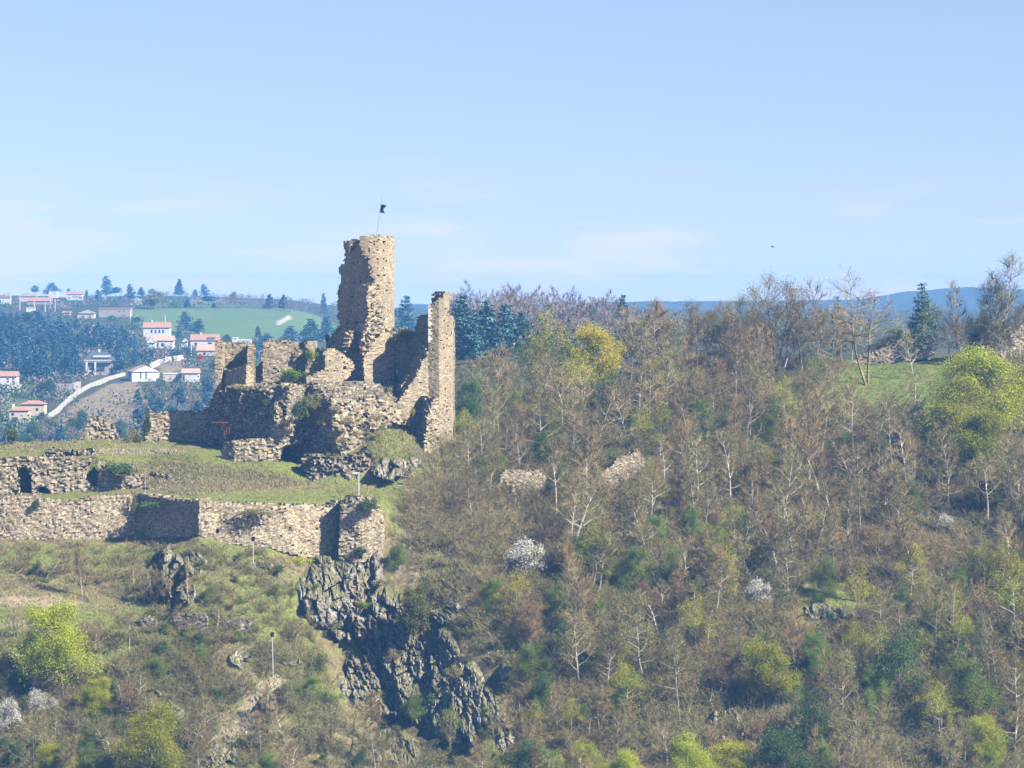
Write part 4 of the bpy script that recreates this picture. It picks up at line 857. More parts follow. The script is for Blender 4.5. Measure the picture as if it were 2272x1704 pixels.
T_('dark_tree', DRK[1], 'dark green leafy tree at the bottom edge right of centre', 'tree', 1760, 1760, 1620, 8.3, sq=(1.2, 1))
T_('dark_tree', DRK[0], 'dark green leafy tree in the wood beside the domed rock', 'tree', 1990, 1560, 1395, 8.3)
T_('dark_tree', DRK[1], 'shaded dark shrub tree at the bottom edge, right of the cliff foot', 'tree', 1180, 1740, 1640, 8.3, sq=(1.3, 1))
T_('dark_tree', DRK[1], 'dark green tree right of the large white blossom', 'tree', 1260, 1290, 1195, 8.3, sq=(1.2, 1))
T_('dark_tree', DRK[0], 'dark ivy-clad tree in the hollow of the wood under the yellow crest trees', 'tree', 1340, 960, 830, 8.3, sq=(1.3, 1))
T_('dark_tree', DRK[1], 'dark ivy-clad tree against the right side of the corner tower', 'tree', 1025, 980, 850, 8.3, sq=(.7, 1))
T_('dark_tree', DRK[0], 'ivy mound on top of the ochre ruined wall', 'ivy', 1365, 1065, 1000, 8.3, sq=(1.3, 1))
T_('dark_tree', DRK[1], 'dark hedge tree hanging over the garden retaining wall', 'tree', 1985, 790, 722, 8.3, sq=(2.0, 1))
T_('dark_tree', DRK[0], 'dark green tree near the right edge above the grass strip', 'tree', 2185, 1140, 1040, 8.3)
EV = tree_meshes('ev', skeleton(36, H=6, stems=3, first=.08, nb=14, spread=.30, up=.9), leaves=M_OLV, nleaf=26000, lsize=.16, cl=.22, seed=72, bark=M_BARKD)
ep = WP(918, 1408, float(visY(918, 1408)) - 3.2); place('evergreen_shrub', EV, 'dark olive evergreen shrub standing on the cliff', 'shrub', ep, 100 / F * ep.y / 5.8, 0, None, 0, (.95, 1))
for px, b, t, lab, q in ((1165, 1275, 1200, 'large white blossoming shrub in the wood right of the cliff', 1.25), (1680, 1345, 1288, 'white blossoming shrub in the middle of the wood', 1.15), (82, 1590, 1535, 'white blossoming shrub at the lower left', .9), (18, 1625, 1555, 'white blossoming shrub at the left edge', .9), (2098, 1180, 1142, 'faint white blossoming shrub in the upper right wood', 1.2), (120, 1580, 1550, 'thin white blossoming shoot beside the lower left blossom', .8)):
    T_('blossom_shrub', WHT, lab, 'blossom shrub', px, b, t, 4.9, sq=(q, 1))
# skyline trees at the right
SKY1 = tree_meshes('sky1', skeleton(81, H=12, stems=3, first=.3, nb=13, spread=.26, up=.8, sub=6), leaves=M_BUD, nleaf=4200, lsize=.12, cl=.25, seed=81)
T_('budding_tree', SKY1, 'tallest airy tree breaking the skyline at the right edge', 'tree', 2225, 800, 566, 11.8, sq=(1.05, 1))
WILD = tree_meshes('wild', skeleton(82, H=12, stems=2, first=.45, nb=16, spread=.42, up=.25, sub=7, tw=5, wander=.08), seed=82, bark=M_TWIG)
T_('bare_tree', WILD, 'tall bare tree with flat spreading top beside the green lawn', 'tree', 1925, 855, 612, 11.5, sq=(1.1, 1))
OLIVE = tree_meshes('olive', skeleton(83, H=11, stems=2, first=.3, nb=14, spread=.34, up=.6, sub=6), leaves=M_BUD, nleaf=6500, lsize=.13, cl=.28, seed=83, bark=M_BARKD)
T_('budding_tree', OLIVE, 'round grey-green budding tree on the skyline, larger of two', 'tree', 1725, 835, 625, 10.6, sq=(1.05, 1))
T_('budding_tree', OLIVE, 'grey-green budding tree left of the larger one on the skyline', 'tree', 1660, 830, 655, 10.6, sq=(.8, 1))
FIR = conifer_meshes('fir', 84, H=12, R=2.8, n=4200, size=.32, tiers=16)
T_('fir_tree', FIR, 'dark fir tree rising above the garden wall on the right skyline', 'tree', 2046, 800, 626, 12, sq=(1.15, 1))
T_('fir_tree', FIR, 'small dark fir tip on the skyline left of the tall bare tree', 'tree', 1857, 790, 648, 12, sq=(.8, 1))
T_('spring_tree', YTH, 'yellow-green tree in front of the fir on the right skyline', 'tree', 2050, 800, 668, 9.3, sq=(.95, 1))
T_('spring_tree', YTH, 'thin yellow-green tree between the fir and the tallest skyline tree', 'tree', 2182, 790, 670, 9.3, sq=(.6, 1))
T_('bare_tree', BARE[4], 'narrow bare tree on the skyline right of the fir', 'tree', 2125, 800, 625, 8.8, sq=(.75, 1))
T_('bare_tree', BARE[5], 'pale leaning bare tree in front of the garden retaining wall', 'tree', 2030, 845, 720, 8.8, sq=(.6, 1), tilt=.1)
T_('bare_tree', BARE[0], 'bare tree on the skyline between the budding trees and the tall spreading one', 'tree', 1815, 830, 630, 8.8, sq=(.8, 1))
# trees and saplings on the left slope
T_('bare_tree', BARE[6], 'twin-stemmed pale bare tree with a broken top under the rampart', 'tree', 183, 1325, 1195, 8.8, sq=(.5, 1))
T_('bare_tree', BARE[5], 'dark leaning bare tree at the left edge under the rampart', 'tree', 95, 1290, 1205, 8.8, sq=(1.0, 1), tilt=.45, rz=1.2)
T_('bare_tree', BARE[5], 'crooked bare tree bending over at the far left edge', 'tree', 20, 1285, 1225, 8.8, sq=(1.4, 1), tilt=.7, rz=1.9)
T_('bare_tree', BARE[0], 'pale bare tree standing right of the dark cleft rock', 'tree', 415, 1352, 1255, 8.8, sq=(.8, 1))
for k, (px, b) in enumerate([(300, 1335), (318, 1340), (336, 1345), (350, 1348), (365, 1350), (378, 1352)]):
    T_('bare_tree', BARE[k % 8], ['leftmost', 'second from left', 'third from left', 'third from right', 'second from right', 'rightmost'][k] + ' spindly bare sapling in front of the dark cleft rock', 'tree', px, b, b - 85, 8.8, sq=(.7, 1), group='saplings before the cleft rock')
T_('bare_tree', BARE[1], 'twisted bare tree beside the stony track', 'tree', 530, 1555, 1480, 8.8)
T_('bare_tree', BARE[3], 'slender bare trees in front of the main cliff foot', 'tree', 690, 1425, 1330, 8.8, sq=(.5, 1))
T_('bare_tree', BARE[4], 'bare branching bush at the bottom edge below the rubble slope', 'tree', 640, 1720, 1610, 8.8, sq=(1.1, 1))
T_('bare_tree', BARE[7], 'purplish bare tree at the lower left corner', 'tree', 70, 1725, 1590, 8.8, sq=(1.1, 1))
T_('bare_tree', BARE[2], 'bare tree right of the big yellow-green tree at the lower left', 'tree', 285, 1450, 1360, 8.8)

# the wood on the right slope: every tree on its own
LM = [(1010, 950, 'corner tower'), (1160, 1070, 'pale ruined wall'), (1370, 1050, 'ochre ruined wall'), (1335, 780, 'brightest yellow tree'), (1208, 770, 'pale yellow-green crest tree'), (1700, 1150, 'grass strip in the wood'),
      (1725, 700, 'budding skyline trees'), (1925, 720, 'flat-topped bare tree'), (1990, 840, 'green lawn'), (2215, 880, 'yellow-green trees at the right edge'), (1165, 1240, 'large white blossom'), (1680, 1310, 'middle white blossom'),
      (1610, 1610, 'split rock'), (2040, 1500, 'domed rock'), (1840, 1360, 'scattered grey rocks'), (1790, 1620, 'dark green leafy trees'), (1110, 1330, 'cliff top trees'), (1120, 1600, 'cliff foot'), (2098, 1160, 'faint white blossom'),
      (1340, 900, 'dark ivy-clad hollow'), (2150, 1540, 'fresh green tree'), (2240, 1350, 'right edge of the wood'), (1420, 1450, 'middle of the lower wood'), (1490, 1250, 'middle of the wood'), (1350, 1690, 'lime green bottom trees'), (2030, 1250, 'upper right wood'), (1900, 1000, 'slope under the lawn'), (1560, 900, 'slope under the crest')]
def near(px, py):
    c = [(math.hypot((px - x) / 1.0, py - y), n, x, y) for x, y, n in LM]; d, n, x, y = min(c)
    if d < 45: pos = 'beside'
    elif abs(px - x) > abs(py - y): pos = 'right of' if px > x else 'left of'
    else: pos = 'below' if py > y else 'above'
    return pos, n
KINDS = [('bare_tree', BARE, 'bare', .56), ('budding_tree', BUD, 'olive-budding', .25), ('rust_tree', None, '', 0), ('evergreen', None, '', 0)]
usedl = {}
cnt = 0; pts = []
r = random.Random(11)
tries = 0
while cnt < 450 and tries < 20000:
    tries += 1
    px = r.uniform(985, 2330) if cnt < 410 else r.uniform(2330, 2600); py = 880 + (1790 - 880) * r.random() ** 1.15
    if px < 1150 and 1180 < py < 1600: continue
    if px < 1080 and py < 1000 and px < 1030: continue
    if py < 1180 and px < 1060 and r.random() < .6: continue
    if 1850 < px < 2110 and py < 960: continue
    if in_poly(np.array([px]), np.array([py]), [(1600, 1165), (1850, 1165), (1850, 1210), (1600, 1200)])[0] and r.random() < .8: continue
    if 1760 < px < 1910 and 1340 < py < 1480 and r.random() < .7: continue
    if 1100 < px < 1220 and 1095 < py < 1240 and r.random() < .85: continue
    if any(abs(px - a) < 55 and b - 25 < py < b + 120 for a, b in ((1165, 1275), (1680, 1345), (2098, 1180))): continue
    if 1260 < px < 1410 and 870 < py < 975: continue
    if abs(px - 1610) < 60 and 1600 < py < 1720: continue
    if 2040 < px < 2290 and 960 < py < 1090: continue
    if 1310 < px < 1430 and 1095 < py < 1230 and r.random() < .85: continue
    Y = float(visY(px, py)); w_ = 14 if py < 1250 else 16
    if any(math.hypot(px - a, (py - b) * 1.3) < w_ for a, b in pts): continue
    pts.append((px, py)); cnt += 1
    q = r.random(); h = r.uniform(7.0, 11.5) if py < 1350 else r.uniform(5, 10)
    if py > 1300 and px > 1350: q = min(.995, q * .86 + .17)
    if px < 1150: h *= .75
    if py > 1600 : h *= .75
    ppm = F / Y; top = py - h * ppm
    pos, lm = near(px, py - h * ppm * .5)
    if q < .45: i = r.randrange(8); ms, nm, H0 = BARE[i], 'bare_tree', 8.8; ad = ['slim', 'forked', 'high-crowned', 'coppiced', 'bushy', 'leaning', 'upright forked', 'wide'][i] + ' bare'
    elif q < .71: i = r.randrange(5); ms, nm, H0 = BUD[i], 'budding_tree', 8.8; ad = ['olive-budded', 'rusty-budded', 'dense olive-budded', 'leaning rusty-budded', 'wide olive-budded'][i]
    elif q < .84: i = r.randrange(2); ms, nm, H0 = GRN[i], 'leafing_tree', 8.2; ad = 'fresh green'; h *= .6
    elif q < .93: i = r.randrange(2); ms, nm, H0 = DRK[i], 'evergreen_tree', 8.2; ad = 'dark green'; h *= .5
    else: ms, nm, H0 = YTH, 'leafing_tree', 9.2; ad = 'thin yellow-green'; h *= .8
    size = 'tall' if h > 8.3 else 'small' if h < 5.5 else 'middling'
    lab = '%s %s tree %s the %s' % (size, ad, pos, lm)
    p = drop(px, py); s = h / H0
    o = place(nm, ms, lab, 'tree', p, s, r.uniform(0, 6.28), None, r.uniform(-.06, .06), (r.uniform(.85, 1.15), 1)); usedl.setdefault(lab, []).append((px, py, o))
# crest row along the skyline
for px in list(range(1010, 1290, 22)) + list(range(1380, 2272, 17)):
    if 1900 < px < 2100 and r.random() < .8: continue
    px += r.uniform(-8, 8); b = {True: 940, False: 850}[px < 1120] if px < 1250 else (835 if px < 1500 else 800 if px < 1850 else 790)
    b += r.uniform(-4, 26); gh = np.interp(px, [1010, 1150, 1300, 1380, 1450, 1520, 1640, 1800, 2000, 2272], [790, 745, 770, 695, 680, 668, 672, 675, 700, 690]) + r.uniform(-14, 45)
    q = r.random(); i = r.randrange(8)
    ms, nm, ad = (BARE[i], 'bare_tree', ['slim', 'forked', 'high-crowned', 'coppiced', 'bushy', 'leaning', 'upright forked', 'wide'][i] + ' bare') if q < .72 else (BUD[i % 5], 'budding_tree', ['olive-budded', 'rusty-budded', 'dense olive-budded', 'leaning rusty-budded', 'wide olive-budded'][i % 5])
    pos, lm = near(px, (b + gh) / 2); p = drop(px, b); h = (b - gh) / F * p.y; lab = '%s tree on the crest, %s the %s' % (ad, pos, lm)
    o = place(nm, ms, lab, 'tree', p, h / 8.8, r.uniform(0, 6.28), None, 0, (r.uniform(.8, 1.1), 1)); usedl.setdefault(lab, []).append((px, b, o))
for lab, L in usedl.items():
    if len(L) > 1:
        L.sort(key=lambda t: t[0]); words = {2: ['left', 'right'], 3: ['left', 'middle', 'right']}.get(len(L), ['leftmost'] + ['%s-left' % w for w in ['second', 'third', 'fourth', 'fifth', 'sixth', 'seventh'][:max(0, len(L) - 2)]] + ['rightmost'])
        for k, (a, b, o) in enumerate(L): o['label'] = '%s %s' % (words[k], lab)
        for a, b, o in L: o['group'] = 'similar trees in the wood: ' + lab.split(' the ')[-1]

# ------------------------------------------------------------------ undergrowth (nobody could count it)
def brush_proto(seed, n=12, h=2.2, w=.5, kids=13, rr=.014):
    r = np.random.default_rng(seed); A = []; B = []; R = []
    for k in range(n):
        b = r.normal(size=3) * (w, w, 0) - (0, 0, .15); d = np.array([r.normal() * .65, r.normal() * .65, 1]); t = b + d * h * r.uniform(.4, .9)
        A.append(b); B.append(t); R.append(rr * 1.2)
        for j in range(kids):
            p = b + (t - b) * r.uniform(.2, 1); e = p + (d * .5 + r.normal(size=3) * .9) * h * .26 * r.uniform(.4, 1.1)
            A.append(p); B.append(e); R.append(rr)
    return np.array(A), np.array(B), np.array(R)
def scatter(n, regions, seed, avoid=()):
    """regions: (polygon, weight); points uniformly spread in the seen slope"""
    r = np.random.default_rng(seed); out = []
    tot = sum(w_ for _, w_ in regions)
    for poly, w_ in regions:
        P = np.array(poly, float); k = int(n * w_ / tot); m = 0
        while m < k:
            x = r.uniform(P[:, 0].min(), P[:, 0].max(), k); y = r.uniform(P[:, 1].min(), P[:, 1].max(), k)
            ok = in_poly(x, y, poly)
            for a in avoid: ok &= ~in_poly(x, y, a)
            x, y = x[ok][:k - m], y[ok][:k - m]; out.append(np.stack([x, y], 1)); m += len(x)
    P = np.concatenate(out); Y = visY(P[:, 0], P[:, 1]); X = (P[:, 0] - CX) / F * Y
    Y = Y + r.uniform(-.3, .3, len(Y)); Z = np.array([groundZ(a, b) for a, b in zip(X, Y)])
    return np.stack([X, Y, Z], 1), P
def brush_stuff(name, pts, protos, mats, scale, seed, leafsize=0, nleaf=0):
    r = np.random.default_rng(seed); A = []; B = []; R = []; LC = []
    for p in pts:
        a, b, rr = protos[r.integers(len(protos))]; t = r.uniform(0, 6.28); c, s_ = math.cos(t), math.sin(t); M = np.array([[c, s_, 0], [-s_, c, 0], [0, 0, 1]]) * scale * r.uniform(.55, 1.25)
        A.append(a @ M + p); B.append(b @ M + p); R.append(rr)
        if nleaf: q = r.integers(0, len(b), nleaf); LC.append((b[q] @ M + p) + r.normal(size=(nleaf, 3)) * .15)
    A, B, R = np.concatenate(A), np.concatenate(B), np.concatenate(R); V, Q = segs_to_tubes(A, B, R, R * .5, 3); mi = np.zeros(len(Q), int)
    if nleaf:
        V2, Q2 = leaf_quads(np.concatenate(LC), leafsize, r); Q = np.concatenate([Q, Q2 + len(V)]); V = np.concatenate([V, V2]); mi = np.concatenate([mi, np.ones(len(Q2), int)])
    o = link(name, mesh_np(name, V, Q, mats, mi)); return tag(o, None, None, kind='stuff')
protos = [brush_proto(100 + k) for k in range(6)]
tall = [brush_proto(120 + k, n=7, h=3.6, w=.35, kids=14, rr=.02) for k in range(5)]
wood = [(1000, 880), (1130, 860), (1300, 830), (1600, 790), (1880, 800), (1900, 860), (2080, 880), (2120, 800), (2560, 780), (2560, 1790), (1130, 1790), (1150, 1600), (1130, 1480), (1060, 1400), (1010, 1240), (870, 1200), (880, 1130), (985, 1060)]
lawn = [(1860, 790), (2110, 790), (2090, 930), (1900, 940)]; strip = [(1620, 1140), (1850, 1140), (1850, 1175), (1620, 1175)]; clr = [(1770, 1300), (1900, 1300), (1910, 1400), (1770, 1400)]
knoll = [(930, 1240), (1020, 1250), (1030, 1420), (940, 1400)]
pw, _ = scatter(5200, [(wood, 1)], 201, [lawn, strip, clr, knoll])
hz = fbm(pw[:, 0] / 9, pw[:, 1] / 9, 0, 3, 77)
gap = fbm(pw[:, 0] / 5, pw[:, 1] / 5, 7, 2, 78) < .09
brush_stuff('undergrowth', pw[(hz < .06) & gap], protos, [M_TWIG, M_BUD], .95, 202, .10, 8)
brush_stuff('reddish_undergrowth', pw[hz < -.05][:700] + [.3, .3, 0], protos, [M_TWIGR, M_RUST], 1.1, 203, .11, 12)
brush_stuff('bramble', pw[hz > .02], protos, [M_TWIG, M_DRK], .8, 204, .17, 90)
pg, _ = scatter(3400, [(wood, 1), ([(1600, 1080), (2300, 1100), (2300, 1790), (1500, 1790), (1150, 1600), (1150, 1300)], .8)], 205, [lawn, clr]); hz = fbm(pg[:, 0] / 12, pg[:, 1] / 12, 3, 3, 79)
brush_stuff('leafing_undergrowth', pg[hz > -.05], protos, [M_TWIG, M_GRN], .85, 206, .13, 75)
pt, _ = scatter(900, [(wood, 1), ([(985, 1000), (1120, 1010), (1150, 1180), (880, 1180), (900, 1110)], .12)], 207, [lawn, strip, clr, knoll])
brush_stuff('saplings_thicket', pt, tall, [M_TWIG, M_BUD], 1.0, 208, .11, 30)
# the scrub of the left-hand slope
lslope = [(-60, 1215), (300, 1212), (600, 1235), (655, 1260), (640, 1400), (740, 1560), (800, 1640), (1130, 1700), (1130, 1790), (-60, 1790)]
grass_l = [[(-60, 1290), (250, 1300), (330, 1350), (200, 1400), (-60, 1420)], [(490, 1430), (560, 1430), (570, 1500), (490, 1500)], [(590, 1495), (665, 1500), (620, 1570), (500, 1690), (430, 1690), (520, 1580)]]
pl_, PP = scatter(2300, [(lslope, 1), ([(200, 1500), (420, 1400), (640, 1480), (420, 1560), (480, 1640), (420, 1760), (0, 1760), (0, 1650)], .8)], 211, grass_l)
hz = fbm(pl_[:, 0] / 7, pl_[:, 1] / 7, 0, 3, 87)
brush_stuff('hillside_scrub', pl_[hz < -.01], protos, [M_TWIG, M_BUD], .62, 212, .10, 10)
brush_stuff('green_scrub', pl_[hz > -.01], protos, [M_TWIG, M_GRN], .6, 213, .13, 60)
brush_stuff('ivy_scrub', pl_[(hz > -.06) & (hz < .0)], protos, [M_TWIG, M_DRK], .75, 214, .17, 60)
# low tufts of grass and heath over the terraces and clearings
def tufts(name, regions, n, h, mats, seed, dens=5, avoid=()):
    P, _ = scatter(n, regions, seed, avoid); r = np.random.default_rng(seed); m = len(P) * dens
    A = np.repeat(P, dens, 0) + r.normal(size=(m, 3)) * (.16, .16, 0) - (0, 0, .05); B = A + np.stack([r.normal(size=m) * h * .4, r.normal(size=m) * h * .4, r.uniform(.4, 1, m) * h], 1)
    W = np.stack([r.normal(size=m), r.normal(size=m), np.zeros(m)], 1); W /= np.linalg.norm(W, axis=1, keepdims=True); W *= .035
    V = np.stack([A - W, A + W, B + W * .3, B - W * .3], 1).reshape(-1, 3); Q = np.arange(m * 4).reshape(-1, 4)
    return tag(link(name, mesh_np(name, V, Q, mats, r.integers(0, len(mats), m))), None, None, kind='stuff')
terr1 = [(-60, 1000), (300, 990), (600, 1030), (700, 1070), (900, 1085), (860, 1110), (600, 1112), (430, 1100), (-60, 1095)]
mound = [(730, 1000), (830, 950), (930, 950), (940, 1040), (830, 1030)]
M_TGR = leaf_mat('turf_blades', (.14, .18, .045), (.25, .28, .08), (.38, .37, .14), .25, .02)
tufts('turf', [(terr1, 1), (mound, .35), ([(-60, 955), (300, 975), (480, 1005), (-60, 1005)], .4), (lslope, 3), (knoll, .3)], 26000, .28, [M_TGR, M_DRYG], 221)
heath = [(250, 1030), (420, 1025), (600, 1050), (690, 1075), (560, 1088), (400, 1100), (300, 1080)]
tufts('heath', [(heath, 1), ([(-60, 960), (160, 965), (180, 990), (-60, 1000)], .2)], 3800, .42, [M_HEATH, M_DRYG], 222, 6)
tufts('dry_grass', [(knoll, 1), ([(930, 1100), (1100, 1110), (1120, 1230), (880, 1230)], 1), (lslope, 1.2), (mound, .3)], 5000, .5, [M_DRYG, M_HEATH], 223, 6)
tufts('lawn', [(lawn, 1), (strip, .4)], 4200, .22, [leaf_mat('lawn_blades', (.06, .13, .02), (.10, .20, .03), (.16, .26, .05), .2, .02)], 224, 6)

# bushes, ivy and caps of grass on the castle
BU = {'g': bush_mesh('bush_green', 301, M_GRN, 2600, .13), 'd': bush_mesh('bush_ivy', 302, M_DRK, 2600, .15), 'b': bush_mesh('bush_bud', 303, M_BUD, 1800, .12), 'y': bush_mesh('bush_yellow', 304, M_YEL, 1500, .13), 't': bush_mesh('grass_cap', 305, M_DRYG, 2600, .16)}
def bush(k, px, py, Y, wpx, hpx, label, cat='bush', name='bush'):
    p = WP(px, py, Y); o = link(name, BU[k], None, p); s = wpx / F * Y / 2.6; o.scale = (s, s * .9, hpx / F * Y / 1.5); o.rotation_euler[2] = random.uniform(0, 6.28); return tag(o, label, cat)
bush('g', 640, 845, 447.5, 50, 32, 'bright green bush in front of the middle hall wall')
bush('g', 686, 800, 449.6, 24, 28, 'green creeper hanging on the arch pier', 'creeper', 'creeper')
bush('t', 858, 742, 452.5, 56, 20, 'grey-green tuft of grass capping the curtain wall nearest the keep', 'grass tuft', 'grass_tuft')
bush('t', 902, 750, 452.0, 66, 22, 'spreading grass tuft capping the curtain wall nearest the corner tower', 'grass tuft', 'grass_tuft')
bush('t', 838, 735, 450.6, 30, 14, 'small brown tuft at the foot of the keep', 'grass tuft', 'grass_tuft')
bush('b', 808, 905, 438, 46, 30, 'olive bush on the sunlit rubble platform')
bush('b', 856, 888, 444, 44, 32, 'olive bush under the narrow window of the curtain wall')
bush('d', 666, 925, 431, 46, 40, 'dark olive bush overhanging the hollow between the platforms')
bush('b', 700, 905, 434, 50, 30, 'scrubby bush on the shaded platform edge')
bush('t', 540, 866, 442, 70, 14, 'mat of grass on the left platform', 'grass tuft', 'grass_tuft')
bush('b', 600, 868, 439, 60, 14, 'low scrub along the rim of the left platform')
bush('d', 810, 1020, 430.0, 30, 22, 'green clump on the castle mound revetment')
bush('b', 735, 1025, 429.8, 50, 22, 'grey scrub on the castle mound revetment')
bush('g', 725, 765, 455, 12, 30, 'green shoots on the left edge of the keep base')
bush('d', 327, 960, 448.6, 18, 55, 'ivy climbing the left end of the sunlit wall', 'ivy', 'ivy')
bush('b', 298, 985, 449, 44, 36, 'brown-green bush between the trapezoid stump and the sunlit wall')
bush('d', 270, 1050, 426.6, 80, 24, 'dark green cushion of ivy on the right part of the terrace wall', 'ivy', 'ivy')
bush('y', 916, 922, 440.6, 14, 20, 'yellowish plant on the rubble left of the corner tower')
bush('d', 80, 1125, 415.2, 20, 18, 'small bush rooted in the rampart top at the left')
bush('d', 815, 1130, 411, 60, 24, 'scrubby bush crowning the bastion')
bush('d', 795, 1228, 411, 44, 14, 'dark creeper at the foot of the bastion')
bush('y', 665, 1262, 411.0, 60, 34, 'yellow-green bush where rampart and cliff meet')
bush('d', 340, 1125, 413.6, 80, 12, 'dark ledge of weeds on the shaded rampart stretch')
bush('b', 560, 1140, 409.0, 120, 14, 'weeds growing out of the upper rampart face')
bush('b', 298, 1130, 417.0, 20, 40, 'brown creeper at the corner where the rampart turns into shade')
bush('d', 358, 1262, 405.5, 30, 50, 'dark ivy covering the cleft rock', 'ivy', 'ivy')
bush('g', 505, 1330, 401, 60, 26, 'green bush on the slope under the third lamp post')
bush('d', 25, 1560, 387, 90, 80, 'dark blue-green bush at the left edge below the big yellow tree')
bush('d', 95, 1600, 385, 90, 50, 'dark green bush under the big yellow-green tree')
bush('g', 470, 1600, 384.0, 90, 60, 'green bushes left of the stony track')
bush('g', 590, 1575, 385.0, 24, 22, 'small round green bush on the stony track')
bush('d', 255, 1570, 383.6, 60, 40, 'dark green bush in front of the brownish rock')
bush('g', 725, 1720, 374, 60, 40, 'green bush at the bottom edge left of the pointed outcrop')
bush('d', 30, 975, 449.5, 40, 26, 'dark bush at the left edge behind the terrace')
bush('t', 660, 985, 434.0, 20, 8, 'grass tuft at the mouth of the dark arch', 'grass tuft', 'grass_tuft')

# ------------------------------------------------------------------ flag, posts, small things
fl = thing('flagpole', 'thin leaning flagpole on top of the keep flying a small navy flag', 'flagpole', WP(835, 526, 452.2))
b0, b1 = WP(835, 528, 452.2), WP(847.5, 438, 452.2); mb = MB(); mb.tube([b0 - fl.location, b1 - fl.location], [.055, .03], 6); mb.build('pole', M_STEEL, fl)
V = []; nx_ = 9
cols = [((845.2, 453), (841.5, 471)), ((857.2, 455.5), (854, 474))]
for i in range(nx_):
    u = i / (nx_ - 1)
    for j in range(7):
        v = j / 6; x = (845.2 + 12.4 * u) * (1 - v) + (841.8 + 12.2 * u) * v - 5.2 * u ** 2 * (1 - abs(2 * v - 1)); y = (453 + 2.5 * u) * (1 - v) + (471.2 + 2.6 * u) * v
        V.append(WP(x, y, 452.2 + .18 * math.sin(u * 7 + v)) - fl.location)
Q = [(i * 7 + j, i * 7 + j + 1, (i + 1) * 7 + j + 1, (i + 1) * 7 + j) for i in range(nx_ - 1) for j in range(6)]
fo = link('flag', mesh_np('flag', V, Q, M_FLAG), fl); md = fo.modifiers.new('s', 'SOLIDIFY'); md.thickness = .02

def gp(px, py): return on_ground(px, py)
def pole_thing(name, label, cat, px, base, top, mat_, arm=None, rad=.09, Y=None, foot=None, head=None, lean=0):
    p = gp(px, base) if Y is None else WP(px, base, Y); o = thing(name, label, cat, p); h = (base - top) / F * p.y
    mb = MB(); mb.tube([(0, 0, -.2), (lean * h, 0, h)], [rad, rad * .7], 8); mb.build('pole', mat_, o)
    if arm: mb = MB(); mb.tube([(0, 0, h - .1), (arm, -.05, h - .05)], .06, 6); mb.box((arm, -.05, h - .12), (.5, .35, .22)); mb.build('arm', mat_, o)
    if foot: mb = MB(); mb.box((0, 0, foot / 2), (foot * .9, foot * .9, foot), taper=.8); mb.build('plinth', M_BEIGE, o)
    if head: mb = MB(); mb.tube([(lean * h, -.1, h * head[0] - .22), (lean * h, -.25, h * head[0] + .22)], [.2, .28], 8); mb.build('lamp_head', M_BLACK, o)
    return o
pole_thing('mast', 'white mast with a short bracket on the terrace behind the bastion', 'mast', 796, 1110, 1048, M_POST, arm=-.45, rad=.08)
pole_thing('lamp_post', 'grey lamp post left of the other two below the rampart', 'lamp post', 483, 1232, 1180, M_STEEL, rad=.05, head=(.98,))
pole_thing('lamp_post', 'pale lamp post on a stone plinth below the rampart', 'lamp post', 562, 1265, 1198, M_POST, rad=.05, foot=.8, head=(.98,))
pole_thing('lamp_post', 'tall pale lamp post with two black spotlights on the lower slope', 'lamp post', 606, 1505, 1408, M_POST, rad=.055, head=(.98,), lean=-.02)
pole_thing('marker_post', 'short pale marker post with white cap at the rampart foot', 'post', 161, 1208, 1190, M_BEIGE, rad=.2)
sp_ = thing('spotlight', 'pair of black spotlights on a stand behind the shaded rampart', 'spotlight', gp(322, 1096)); mb = MB(); mb.tube([(0, 0, 0), (0, 0, .75)], .05, 6); mb.build('stand', M_POST, sp_)
for dx in (-.2, .22): mb = MB(); mb.tube([(dx, -.15, .75), (dx, .2, .9)], [.19, .13], 8); mb.build('lamp_head', M_BLACK, sp_)
sg = thing('information_sign', 'small dark and white information sign beside the path right of the mast', 'sign', gp(888, 1090)); mb = MB(); mb.tube([(0, 0, 0), (0, 0, .8)], .04, 6); mb.build('post', M_STEEL, sg)
mb = MB(); mb.box((0, -.1, 1.0), (.65, .05, .34)); mb.build('board', M_BLACK, sg); mb = MB(); mb.box((0, -.13, .80), (.65, .05, .14)); mb.build('board_edge', M_POST, sg)
pl = thing('stone_post', 'squat white stone post at the edge of the wood right of the mound', 'post', gp(916, 1106)); mb = MB(); mb.box((0, 0, .6), (.5, .4, 1.25), taper=.85); mb.build('post', M_QUOIN, pl); mb = MB(); mb.box((0, 0, 1.25), (.56, .46, .12)); mb.build('cap', M_QUOIN, pl)
rf_ = thing('rusty_frame', 'rusty iron frame with leaning bars in the shade of the left platform', 'frame', WP(500, 975, 440)); mb = MB()
for x0, y0, x1, y1 in ((470, 937, 506, 938), (496, 938, 497, 968), (503, 938, 501, 965), (509, 939, 508, 962), (497, 952, 509, 950)): mb.tube([WP(x0, y0, 440) - rf_.location, WP(x1, y1, 440) - rf_.location], .09, 5)
mb.build('bars', M_RUSTM, rf_)
bd_ = WP(1714, 548, 330); mb = MB(); mb.tube([(-.16, 0, 0), (0, 0, .02), (.22, 0, -.03)], [.02, .06, .02], 6)
for s_ in (-1, 1): mb.add([(-.02, 0, .02), (.08, 0, .02), (.02 + s_ * .1, s_ * .1, .14), (-.06 - .12, s_ * .35, .1)], [(0, 1, 2, 3)])
tag(mb.build('bird', M_BLACK, None, bd_), 'small dark bird gliding in the open sky at the right', 'bird')
st = MB(); rr_ = random.Random(5)
